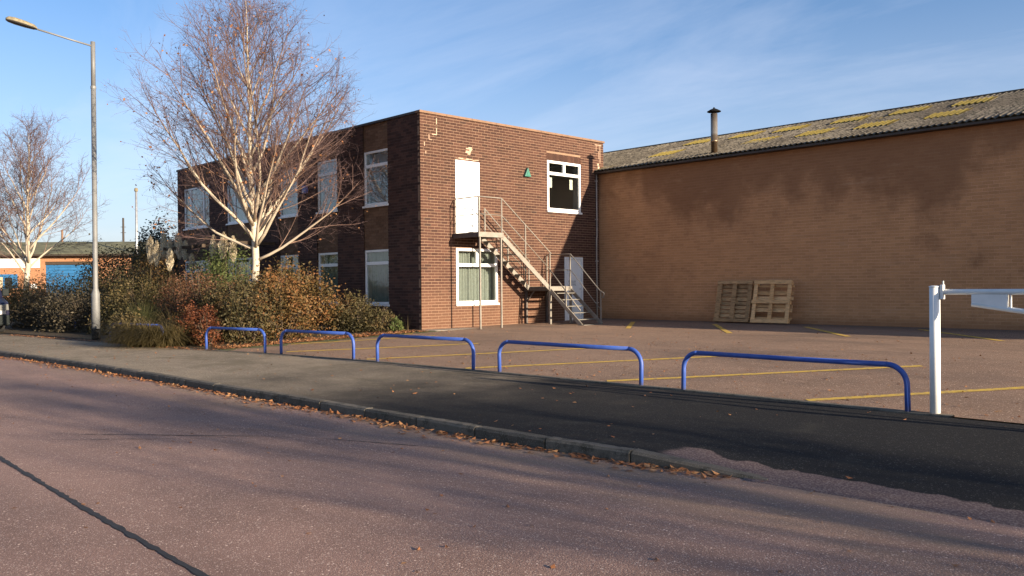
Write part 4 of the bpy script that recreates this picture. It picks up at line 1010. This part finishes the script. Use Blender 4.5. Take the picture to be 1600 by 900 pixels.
bush('dark_shrub', 'dark leafy shrub against the front wall behind the birch', [((-22.6, 12.6, 1.0), (.9, .5, 1.2))], 'leaf_hedge', 5000, .06, 29, group='shrubs in the planting bed')
bush('tangled_shrub', 'tangled brown shrub behind the lamp post', [((-26.3, 9.6, .8), (1.2, .9, 1.05)), ((-25.2, 9.5, .7), (.9, .7, .85)), ((-27.5, 9.9, .9), (1.1, .8, 1.25))], 'leaf_hedge', 14000, .055, 30, group='shrubs in the planting bed', nst=40, clumps=140, spread=.13)
bush('tangled_shrub', 'sparse bronze shrub with bare stems between lamp post and pampas', [((-28.2, 10.9, 1.0), (1.0, .9, 1.25)), ((-29.2, 11.4, 1.0), (.9, .8, 1.35))], 'leaf_beech', 6500, .06, 31, group='shrubs in the planting bed', nst=46, clumps=90, spread=.18)
bush('tangled_shrub', 'olive brown shrub low in front of the pampas stalks', [((-24.6, 9.2, .55), (1.0, .6, .75)), ((-25.4, 10.2, .8), (1.0, .7, 1.0))], 'leaf_olive', 8000, .05, 32, group='shrubs in the planting bed', nst=30, clumps=90, spread=.15, aspect=.3)
# hedges on the left
for i, (x, y, rx, ry, rz, lab, mat) in enumerate([(-31.9, 8.75, 1.5, .75, 1.12, 'dusky grey-brown hedge section just behind the van', 'leaf_dusky'), (-28.9, 8.75, 1.5, .75, 1.12, 'dusky grey-brown hedge section beside the lamp post', 'leaf_dusky'),
    (-33.4, 10.9, 1.8, .9, 1.75, 'tall dark hedge section below the blue shutter', 'leaf_hedge'), (-30.4, 11.0, 1.6, .9, 1.70, 'tall dark hedge section left of the pampas grass', 'leaf_hedge'), (-36.8, 10.5, 2.0, .9, 1.70, 'tall dark hedge section below the far birch', 'leaf_hedge'), (-40.4, 10.0, 2.0, .9, 1.65, 'tall dark hedge section at the left edge', 'leaf_hedge'),
    (-25.7, 8.95, .9, .5, .95, 'short dark hedge end right beside the lamp post base', 'leaf_hedge'), (-22.1, 7.92, .7, .22, .62, 'low dark undergrowth right of the lamp post', 'leaf_hedge')]):
    bush('hedge', lab, [((x, y, .25), (rx, ry, rz)), ((x + rx * .55, y + .1, .25), (rx * .6, ry, rz * .95)), ((x - rx * .55, y - .1, .25), (rx * .6, ry, rz * .98))], mat, int(12000 * rx / 1.5), .062, 40 + i, 'hedge', 'hedge sections along the pavement', clumps=170, spread=.13, nst=24)
bush('beech_sapling', 'leafy ivy-green sapling screening the blue shutter', [((-37.5, 12.6, 2.0), (1.3, .9, 1.15)), ((-36.0, 13.0, 1.9), (1.0, .8, 1.1)), ((-39.2, 12.6, 1.5), (.8, .7, .6))], 'leaf_hedge', 4200, .085, 50, nst=20, clumps=60, spread=.25, group='screen planting by the far yard')
bush('beech_sapling', 'copper-leaved beech sapling right of the blue shutter', [((-33.2, 13.0, 1.9), (.8, .7, 1.3)), ((-34.3, 13.2, 1.9), (.7, .6, 1.3))], 'leaf_beech', 4200, .075, 51, nst=16, clumps=60, spread=.2, group='screen planting by the far yard')
bush('evergreen_tree', 'dark blue-green evergreen rising behind the pampas plumes', [((-38.4, 15.2, 2.2), (1.0, .95, 2.0)), ((-37.8, 15.4, 1.8), (.9, .9, 1.6)), ((-38.8, 14.8, 2.2), (.7, .6, 1.7))], 'leaf_pine', 16000, .10, 52, 'tree', nst=10, clumps=110, spread=.15)
bush('distant_tree', 'thin blue-green tree beside the office left corner', [((-44.0, 20.2, 3.0), (1.6, 1.2, 1.5)), ((-42.6, 20.0, 2.6), (.9, .9, 1.5))], 'leaf_pine', 1500, .14, 53, 'tree', nst=14, clumps=40, spread=.3)
# ornamental grasses
grass('sedge_clump', 'arching straw-coloured sedge spilling over the pavement edge', [(-21.1, 7.72, 1.0), (-20.5, 7.85, .95), (-20.0, 8.05, .9), (-20.8, 7.7, .6)], 'blade_tan', 1100, 1.22, .95, .42, .013, 60, group='ornamental grasses in the bed')
grass('sedge_clump', 'green-gold sedge clump right of the lamp post', [(-22.6, 8.5, 1.0), (-23.2, 8.9, .95)], 'blade_green', 520, 1.25, .6, .22, .011, 61, group='ornamental grasses in the bed')
grass('sedge_clump', 'brown dead grass tuft between sedge and red shrub', [(-19.9, 8.35, .7), (-21.2, 8.7, .95), (-20.6, 8.6, .9)], 'blade_tan', 600, 1.15, .7, .30, .010, 62, group='ornamental grasses in the bed')
pl = [(-27.6, 10.6, .4, 3.15, -.05, .05), (-27.3, 10.7, .4, 2.98, .04, 0), (-26.6, 10.8, .4, 2.72, .02, .05), (-27.5, 10.55, .4, 2.9, .1, .05)]
grass('pampas_grass', 'pampas clump with creamy plumes between lamp post and evergreen', [(-27.3, 10.7, 1.0), (-26.7, 10.9, .9)], 'blade_green', 520, 1.7, .55, .20, .014, 63, group='pampas clumps', plumes=pl)
pl = [(x - 2.1, y, a, b + .12, c, d) for x, y, a, b, c, d in ((-28.4, 12.2, .4, 3.35, -.05, .05), (-28.1, 12.3, .4, 3.1, -.02, .03), (-27.7, 12.4, .4, 3.3, .04, 0), (-27.3, 12.3, .4, 3.15, .05, .02), (-26.9, 12.35, .4, 3.0, .05, 0), (-26.5, 12.4, .4, 2.55, .05, 0))]
grass('pampas_grass', 'pampas clump with grey plumes against the office left corner', [(-30.0, 12.2, 1.0), (-29.2, 12.3, 1.0)], 'blade_green', 560, 1.8, .5, .18, .014, 64, group='pampas clumps', plumes=pl)
pl = [(-24.9, 11.5, .4, 3.1, -.12, .05), (-24.5, 11.6, .4, 3.15, -.03, .05), (-24.35, 11.5, .4, 3.05, .05, 0), (-23.9, 11.6, .4, 3.0, .08, 0)]
grass('pampas_grass', 'pampas clump with yellow plumes left of the birch trunk', [(-24.6, 11.5, 1.0), (-24.1, 11.7, .9)], 'blade_green', 480, 1.6, .55, .2, .014, 65, group='pampas clumps', plumes=pl)
grass('weed_stalk', 'single dry weed stalk leaning by the brick corner', [(-17.45, 13.2, 1.0)], 'blade_tan', 5, .62, .35, .06, .012, 66, lean=(-.25, .1, 0), rad=.03, cat='weed')

# birches ----------------------------------------------------------------
def birch(name, label, base, H, spread, seed, nl, lean=(0, 0), first=2.0, tw=1.0, leaves=0, group=None, rb=.105, lowlimbs=(), twig_r=.0042, parts=True, leafside=None, env=None):
    rs = random.Random(seed); rng = np.random.default_rng(seed); t = thing(name, label, 'tree', base, group)
    def V3(a): return np.array(a, float)
    def grow(p, d, L, n, up, wob):
        pts = [p]; d = d / np.linalg.norm(d)
        for i in range(n):
            d = d + V3((0, 0, up)) + rng.normal(size=3) * wob; d /= np.linalg.norm(d); p = p + d * L / n; pts.append(p)
        return pts
    B = V3(base); trunk = [B + V3((0, 0, -.1))]; d = V3((lean[0], lean[1], 1.0)); p = B
    for i in range(14):
        d = V3((lean[0], lean[1], 1.0)) + rng.normal(size=3) * .045; d /= np.linalg.norm(d); p = p + d * H / 14; trunk.append(p)
    rad = [rb * 1.25] + [rb * (1 - (i + 1) / 14.6) ** 1.05 + .006 for i in range(14)]
    MB().tube([tuple(q) for q in trunk], rad, 10).build('trunk', 'birch_bark', t, True)
    def on_trunk(h):
        f = h / H * 14 + 0; i = min(13, int(f)); return trunk[i + 1] * (f - i) + trunk[i] * (1 - f + i) if i > 0 else trunk[1], rb * (1 - h / H) ** 1.05 + .008
    limbs = []; an = rs.uniform(0, 6.28)
    specs = [(h, a, l, tl) for h, a, l, tl in lowlimbs]
    for i in range(nl):
        u = i / (nl - 1); an += 2.4 + rs.uniform(-.4, .4); h = first + (H * .90 - first) * u ** 1.3
        specs.append((h, an, spread * (1.30 - .86 * u) * rs.uniform(.85, 1.15), .82 - .36 * u))
    sec = MB(); tips = []
    for h, a, L, tilt in specs:
        if env:
            ez, ea, ec = env; dxy, dz = math.sin(tilt * .82), math.cos(tilt * .82); A_ = (dxy / ea) ** 2 + (dz / ec) ** 2; B_ = 2 * (h - ez) * dz / ec ** 2; C_ = ((h - ez) / ec) ** 2 - 1
            L = max(.8, (-B_ + math.sqrt(max(0.01, B_ * B_ - 4 * A_ * C_))) / (2 * A_)) / 1.25 * rs.uniform(.80, .98)
        p, r0 = on_trunk(h); d = V3((math.cos(a) * math.sin(tilt), math.sin(a) * math.sin(tilt), math.cos(tilt)))
        pts = grow(p, d, L * 1.25, 9, .080, .085); r1 = min(r0 * .58, .010 + L * .0105)
        lm_ = MB().tube([tuple(q) for q in pts], [r1 * (1 - k / 9.6) + .003 for k in range(10)], 7)
        if parts: lm_.build('limb', 'birch_limb', t, True)
        else: sec.add(lm_.v, lm_.f)
        limbs.append((pts, L))
        nb = int(13 * tw ** .5 * (L / spread) ** .6) + 4
        for k in range(nb):
            f = .16 + .82 * (k + rs.random()) / nb; i = min(8, int(f * 9)); q = pts[i] + (pts[i + 1] - pts[i]) * (f * 9 - i); dd = pts[i + 1] - pts[i]; dd /= np.linalg.norm(dd)
            perp = rng.normal(size=3); perp -= dd * perp.dot(dd); perp /= np.linalg.norm(perp); L2 = L * (.50 - .28 * f) * rs.uniform(.7, 1.3) + .18
            pp_ = grow(q, dd * .85 + perp * rs.uniform(.45, .8), L2, 5, .05, .07)
            sec.tube([tuple(w) for w in pp_], [(.012 - .006 * f) * (1 - j / 5.6) * (L / spread) ** .5 + .003 for j in range(6)], 4, False)
            tips.append((pp_, L2))
        tips.append((pts[5:], L * .35))
    # leader top behaves like a limb
    tips.append((trunk[9:], H * .2)); tips.append((trunk[11:], H * .12))
    sec.build('branches', 'birch_branch', t)
    # twigs: two vectorised levels
    Ps = []; Ds = []; Ls = []
    for pts, L2 in tips:
        n_ = max(5, int(15 * tw * (L2 / .9) ** .85))
        for k in range(n_):
            f = (.10 + .9 * rs.random()) * (len(pts) - 1); i = min(len(pts) - 2, int(f)); q = pts[i] + (pts[i + 1] - pts[i]) * (f - i); dd = pts[i + 1] - pts[i]; dd = dd / (np.linalg.norm(dd) + 1e-9)
            Ps.append(q); Ds.append(dd); Ls.append(rs.uniform(.28, .68))
    Ps = np.array(Ps); Ds = np.array(Ds); Ls = np.array(Ls)
    def twig_level(Ps, Ds, Ls, bend, r):
        n_ = len(Ps); e = rng.normal(size=(n_, 3)) * .62; D0 = Ds + e; D0 /= np.linalg.norm(D0, axis=1)[:, None]
        D1 = D0 + rng.normal(size=(n_, 3)) * .22 + np.array([0, 0, bend]); D1 /= np.linalg.norm(D1, axis=1)[:, None]
        A = Ps; M_ = A + D0 * (Ls * .5)[:, None]; E_ = M_ + D1 * (Ls * .5)[:, None]
        s = np.cross(D0, np.array([.3, .5, .81])); s /= np.linalg.norm(s, axis=1)[:, None] + 1e-9; u = np.cross(D0, s)
        ring = []
        for (Q, rr) in ((A, r), (M_, r * .8), (E_, r * .45)):
            for j in range(3):
                a = 2 * math.pi * j / 3; ring.append(Q + (s * math.cos(a) + u * math.sin(a)) * rr)
        V = np.stack(ring, 1).reshape(-1, 3); b = (np.arange(n_) * 9)[:, None]
        f = []
        for k in (0, 3):
            for j in range(3): f.append([k + j, k + (j + 1) % 3, k + 3 + (j + 1) % 3, k + 3 + j])
        F = (b[:, :, None] + np.array(f)[None]).reshape(-1, 4)
        return V, F, A, M_, E_, D0, D1
    V1, F1, A, M_, E_, D0, D1 = twig_level(Ps, Ds, Ls, .10, twig_r)
    rep = 2; w = rng.random((len(A), rep))[:, :, None]
    Q = (M_[:, None] * (1 - w) + E_[:, None] * w).reshape(-1, 3); DD = np.repeat(D1, rep, 0)
    V2, F2, *rest = twig_level(Q, DD, rng.uniform(.12, .34, len(Q)), .06, twig_r * .72)
    V = np.concatenate([V1, V2]); F = np.concatenate([F1, F2 + len(V1)])
    npart('twigs', V, F, 'birch_twig', t)
    ends = rest[2]
    if leaves:
        wgt = np.ones(len(ends)) if leafside is None else 0.12 + np.clip((ends - B) @ np.array(leafside) - .9, 0, 3) ** 1.5
        idx = rng.choice(len(ends), leaves, replace=False, p=wgt / wgt.sum()); C = ends[idx] + rng.normal(size=(leaves, 3)) * .03; C[:, 2] -= .03
        Vl, Fl = leaf_quads(C, .060, rng, .7, 0); npart('leaves', Vl, Fl, 'leaf_dead', t)
    return t
birch('birch_tree', 'large white-barked bare birch in front of the office block', (-20.85, 10.82, .2), 8.9, 3.5, 101, 26, lean=(-.010, -.006), first=2.3, tw=.74, twig_r=.0034, leaves=1500, rb=.115, env=(5.15, 3.05, 3.75),
      lowlimbs=[(2.0, .70, 3.4, 1.12), (2.3, 3.85, 3.4, 1.18), (2.35, .25, 3.3, .80), (2.6, 4.2, 3.5, .95), (2.5, 2.2, 2.8, .9), (2.9, -.9, 2.6, .95), (2.8, 1.3, 3, .75), (3.0, 3.2, 3, .8), (3.2, 5.3, 3, .8), (3.3, .5, 3, .7)], leafside=(-.72, -.60, -.25), group='bare birches')
birch('birch_tree', 'smaller white bare birch in front of the far yard, left', (-42.6, 10.85, .2), 8.3, 2.9, 102, 20, first=2.3, tw=.6, rb=.14, group='bare birches', twig_r=.0052, lowlimbs=[(1.9, 4.2, 3.2, .7), (2.2, 1.2, 3.0, .75), (2.1, 3.4, 3.0, .5)])
birch('birch_tree', 'bare birch cut by the left edge of the frame', (-44.5, 8.9, .2), 8.2, 2.6, 103, 16, first=2.0, tw=.5, rb=.13, group='bare birches', twig_r=.0052)
# a street tree farther up the road, out of frame to the right: its bare crown shades the near road
birch('street_tree', 'small bare roadside tree out of view up the road', (14.0, 7.2, 0), 5.4, 2.1, 104, 16, first=1.6, tw=.5, rb=.10, parts=False, twig_r=.008)

# ------------------------------------------------------------------ leaf litter
def litter(name, label, n, fx, size, seed, mat='leaf_dead'):
    rng = np.random.default_rng(seed); X, Y, Z = fx(rng, n); C = np.stack([X, Y, Z], 1)
    a = rng.normal(size=(n, 3)); a[:, 2] *= .28; a /= np.linalg.norm(a, axis=1)[:, None]; b = np.cross(a, np.array([0, 0, 1.]) + rng.normal(size=(n, 3)) * .25); b /= np.linalg.norm(b, axis=1)[:, None]; nn = np.cross(a, b)
    s = size * rng.uniform(.6, 1.4, n)[:, None]; bend = nn * s * rng.uniform(-.25, .25, (n, 1))
    V = np.stack([C - a * s * .5 + bend, C + b * s * .32, C + a * s * .5 + bend, C - b * s * .32], 1).reshape(-1, 3); V[:, 2] += .004
    Z0 = np.repeat(Z, 4); V[:, 2] = np.maximum(V[:, 2], Z0 + .002)
    o = npart(name, V, np.arange(n * 4).reshape(-1, 4), mat, None, kind='stuff'); o['label'] = label; o['category'] = 'leaves'
def gut(rng, n):
    X = -30 + 26.5 * rng.random(n) ** .8; cl = np.sin(X * 1.7) + np.sin(X * .63 + 1) ; Y = yk(X) - np.abs(rng.normal(size=n)) * (.10 + .05 * np.clip(cl, 0, 2)) - .01; return X, Y, 0.02 * np.sin(np.clip((Y + 12) / 17.6, 0, 1) * math.pi) + rng.random(n) * .012
litter('gutter_leaves', 'fallen brown leaves drifted along the kerb gutter', 2100, gut, .062, 70)
def roadl(rng, n):
    X = rng.uniform(-24, -1, n); Y = yk(X) - rng.random(n) ** 2.2 * 5; return X, Y, 0.02 * np.sin(np.clip((Y + 12) / 17.6, 0, 1) * math.pi)
litter('road_leaves', 'scattered leaf fragments on the red road surface', 420, roadl, .035, 71)
def lotl(rng, n):
    X = rng.uniform(-17.2, 0, n); Y = np.where(rng.random(n) < .6, yb(X) + .1 + rng.random(n) ** 1.6 * 5, rng.uniform(9.5, 20, n)); return X, Y, gz(X, Y)
litter('car_park_leaves', 'dry leaves scattered over the car park', 1500, lotl, .04, 72)
def pavl(rng, n):
    X = rng.uniform(-26, -1, n); f = rng.random(n); Y = yk(X) + .2 + (yb(X) - yk(X) - .3) * f; return X, Y, np.where(X > -4.6, .04 + .06 * f, .1)
litter('pavement_leaves', 'a few stray leaves on the dark pavement', 260, pavl, .045, 73)
def bedl(rng, n):
    Y = rng.uniform(8.5, 13.2, n); X = bed_x(Y) + .15 - np.abs(rng.normal(size=n)) * .5; return X, Y, gz(X, Y) + .02
litter('bed_leaves', 'orange leaf litter under the shrubs beside the bay', 2600, bedl, .06, 74)
def backl(rng, n):
    X = rng.uniform(-29, -18, n); Y = yb(X) + rng.normal(size=n) * .12; return X, Y, 0.115 + 0 * X
litter('verge_leaves', 'leaf litter along the foot of the hedge', 1400, backl, .05, 75)

# ------------------------------------------------------------------ pergola
pg = thing('pergola', 'dark timber pergola over the left ground-floor window', 'pergola', (-29, 12.4, .3))
for x in (-30.0, -26.0): MB().box(x - .05, x + .05, 12.35, 12.45, .25, 2.70).build('post', 'timber_dark', pg)
MB().box(-31.2, -24.6, 12.36, 12.44, 2.70, 2.82).build('beam', 'timber_dark', pg)
for i in range(9):
    x = -31.0 + i * .78; MB().box(x - .03, x + .03, 12.1, 13.46, 2.821, 2.93).build('rafter', 'timber_dark', pg)
for x in (-30.25, -29.7): MB().lathe((x, 12.2, 2.42), [(.05, 0), (.14, .06), (.16, .18), (.12, .26)], 12).build('hanging_basket', 'pallet_grey', pg)

# ------------------------------------------------------------------ far yard building
fb = thing('yard_building', 'low orange brick workshop with blue roller shutter in the far yard', 'building', (-66, 18, 0.2))
o = fb; ANG = math.radians(45.9 + 3); ux, uy = math.cos(ANG), math.sin(ANG)
fc = np.array([-66.05, 18.1])
def fpt(s, d, z): return (fc[0] + ux * s - uy * d, fc[1] + uy * s + ux * d, z)     # d>0 is away from the camera
def fbox(s0, s1, d0, d1, z0, z1):
    mb = MB(); vs = [fpt(s, d, z) for z in (z0, z1) for (s, d) in ((s0, d0), (s1, d0), (s1, d1), (s0, d1))]
    return mb.add(vs, [(0, 3, 2, 1), (4, 5, 6, 7), (0, 1, 5, 4), (1, 2, 6, 5), (2, 3, 7, 6), (3, 0, 4, 7)])
fbox(-9, -.02, 0, .3, 0, 3.98).build('wall', 'brick_orange', fb); fbox(3.30, 14, 0, .3, 0, 3.98).build('wall', 'brick_orange', fb); fbox(-.02, 3.30, 0, .3, 3.42, 3.98).build('wall', 'brick_orange', fb)
mb = MB(); n = 26
for i in range(n + 1):
    z = .2 + 3.0 * i / n
    for s in (0.0, 3.28): mb.v.append(fpt(s, .10 if i % 2 else .14, z))
    if i: k = 2 * i; mb.f.append((k - 2, k - 1, k + 1, k))
mb.build('roller_shutter', 'shutter_blue', fb); fbox(-.02, 3.30, .05, .25, 3.20, 3.42).build('shutter_housing', 'timber_dark', fb)
fbox(-9, -.35, -.04, -.002, 3.0, 3.70).build('sign_panel', 'sign_white', fb)
fbox(-7, -1.9, -.03, -.002, 1.55, 2.55).build('window_frame', 'shutter_blue', fb); fbox(-4.6, -2.9, -.06, -.031, 1.5, 2.35).build('board', 'board_cream', fb)
for s in (-2.75, -5.2): fbox(s, s + .5, -.05, -.031, 1.6, 2.3).build('pane', 'dark_window', fb)
fbox(-.98, -.58, -.03, -.002, 1.55, 1.85).build('notice', 'sign_white', fb)
mb = MB(); mb.add([fpt(-9.3, -.4, 3.95), fpt(14.3, -.4, 3.95), fpt(14.3, 4.5, 5.05), fpt(-9.3, 4.5, 5.05), fpt(-9.3, -.4, 3.85), fpt(14.3, -.4, 3.85), fpt(14.3, 4.5, 4.9), fpt(-9.3, 4.5, 4.9)], [(0, 1, 2, 3), (7, 6, 5, 4), (0, 4, 5, 1), (1, 5, 6, 2), (2, 6, 7, 3), (3, 7, 4, 0)]).build('roof', 'far_roof', fb)
fbox(-9.3, 14.3, -.52, -.401, 3.80, 3.93).build('gutter', 'gutter_dark', fb)
fbox(-9, 14, 4.4, 4.5, 0, 4.85).build('rear_wall', 'brick_orange', fb)
# poles behind
tp = thing('telegraph_pole', 'dark wooden telegraph pole behind the far yard roof', 'pole', (-77.7, 27.6, 0)); MB().tube([(-77.7, 27.6, 0), (-77.7, 27.6, 7.7)], [.13, .085], 8).build('shaft', 'pole_wood', tp)
for z in (6.4, 6.9): MB().bar((-77.82, 27.42, z), (-77.58, 27.78, z), .04, .04).build('step_bolt', 'pole_wood', tp)
tp = thing('telegraph_pole', 'short rusty pole top seen through the left birch', 'pole', (-80, 22, 0)); MB().tube([(-80, 23.3, 0), (-80, 23.3, 6.6)], [.12, .09], 8).build('shaft', 'coping_tan', tp)
l2 = thing('street_lamp', 'distant pale lamp column beside the office left corner', 'street lamp', (-61.5, 22.75, 0)); MB().tube([(-61.5, 22.75, 0), (-61.5, 22.75, 8.3)], [.10, .075], 10).build('column', 'galvanised', l2, True); MB().lathe((-61.5, 22.75, 8.3), [(.08, 0), (.13, .05), (.12, .22), (.05, .28)], 10).build('lantern', 'lantern_body', l2)
# distant tree line
rngT = np.random.default_rng(90)
for i, (x, y, h) in enumerate([(-95, 36, 4.2), (-92, 40, 4.6), (-100, 30, 4.0), (-88, 46, 4.8)]):
    bush('distant_tree', ['rounded far tree left of the pole', 'far tree behind the pole', 'far tree behind the workshop roof', 'far tree next to the office corner'][i], [((x, y, h * .55), (3.2, 3.2, h * .5))], 'leaf_dusky', 1800, .3, 91 + i, 'tree', 'trees beyond the yard', nst=8, clumps=50)

# ------------------------------------------------------------------ van at the left edge
vx, vy = -30.15, 6.32; vz = .1
van = thing('van', 'dark van nosing in at the left edge of the pavement', 'van', (vx, vy, vz))
def vprof(): return [(0.0, .30), (.02, .62), (.0, .80), (-.10, .98), (-.75, 1.16), (-1.35, 1.85), (-1.6, 1.93), (-4.4, 1.95), (-4.6, 1.8), (-4.65, .35), (-4.5, .25), (-.2, .25)]
mb = MB(); pr = vprof(); secs = [(-.92, .94, .0), (-.80, 1.0, 0), (.80, 1.0, 0), (.92, .94, 0)]
def inset(p, k): cx, cz = -2.3, 1.0; return (cx + (p[0] - cx) * (0.985 if k < 1 else 1), cz + (p[1] - cz) * k)
k0 = 0
for (yy, k, _) in secs:
    for p in pr: q = inset(p, k); mb.v.append((vx + q[0], vy + yy, vz + q[1]))
N = len(pr)
for i in range(3):
    for j in range(N): a = i * N + j; b = i * N + (j + 1) % N; mb.f.append((a, b, b + N, a + N))
mb.f.append(tuple(range(N))[::-1]); mb.f.append(tuple(3 * N + j for j in range(N)))
mb.build('body', 'van_paint', van, bevel=.03)
MB().box(vx - .35, vx + .06, vy - .91, vy + .91, vz + .26, vz + .60).build('bumper', 'van_trim', van, bevel=.05); MB().box(vx + .04, vx + .075, vy - .90, vy + .90, vz + .30, vz + .345).build('bumper_trim', 'van_trim', van, bevel=.01)
for s in (-1, 1):
    MB().prism([(vy + s * .90, vz + .74), (vy + s * .56, vz + .72), (vy + s * .58, vz + .90), (vy + s * .88, vz + .94)], 0, vx - .22, vx + .022).build('headlight', 'headlight_lens', van, bevel=.02)
    MB().box(vx - 1.02, vx - .90, vy + s * .93 - (.0 if s > 0 else .20), vy + s * .93 + (.20 if s > 0 else 0), vz + 1.18, vz + 1.42).build('wing_mirror', 'van_trim', van, bevel=.03)
    for wx in (-.85, -3.75):
        w = MB(); yy = vy + s * .82
        w.tube([(vx + wx, yy - .1, vz + .32), (vx + wx, yy + .1, vz + .32)], .32, 22); wo = w.build('wheel', 'tyre_rubber', van, bevel=.02)
        MB().tube([(vx + wx, yy + s * .101, vz + .32), (vx + wx, yy + s * .112, vz + .32)], .20, 18).build('rim', 'wheel_steel', wo)
MB().add([(vx - .80, vy - .76, vz + 1.22), (vx - .80, vy + .76, vz + 1.22), (vx - 1.30, vy + .68, vz + 1.82), (vx - 1.30, vy - .68, vz + 1.82)], [(0, 1, 2, 3)]).build('windscreen', 'dark_window', van)
MB().box(vx - .03, vx + .03, vy - .5, vy + .5, vz + .62, vz + .78).build('grille', 'van_trim', van)
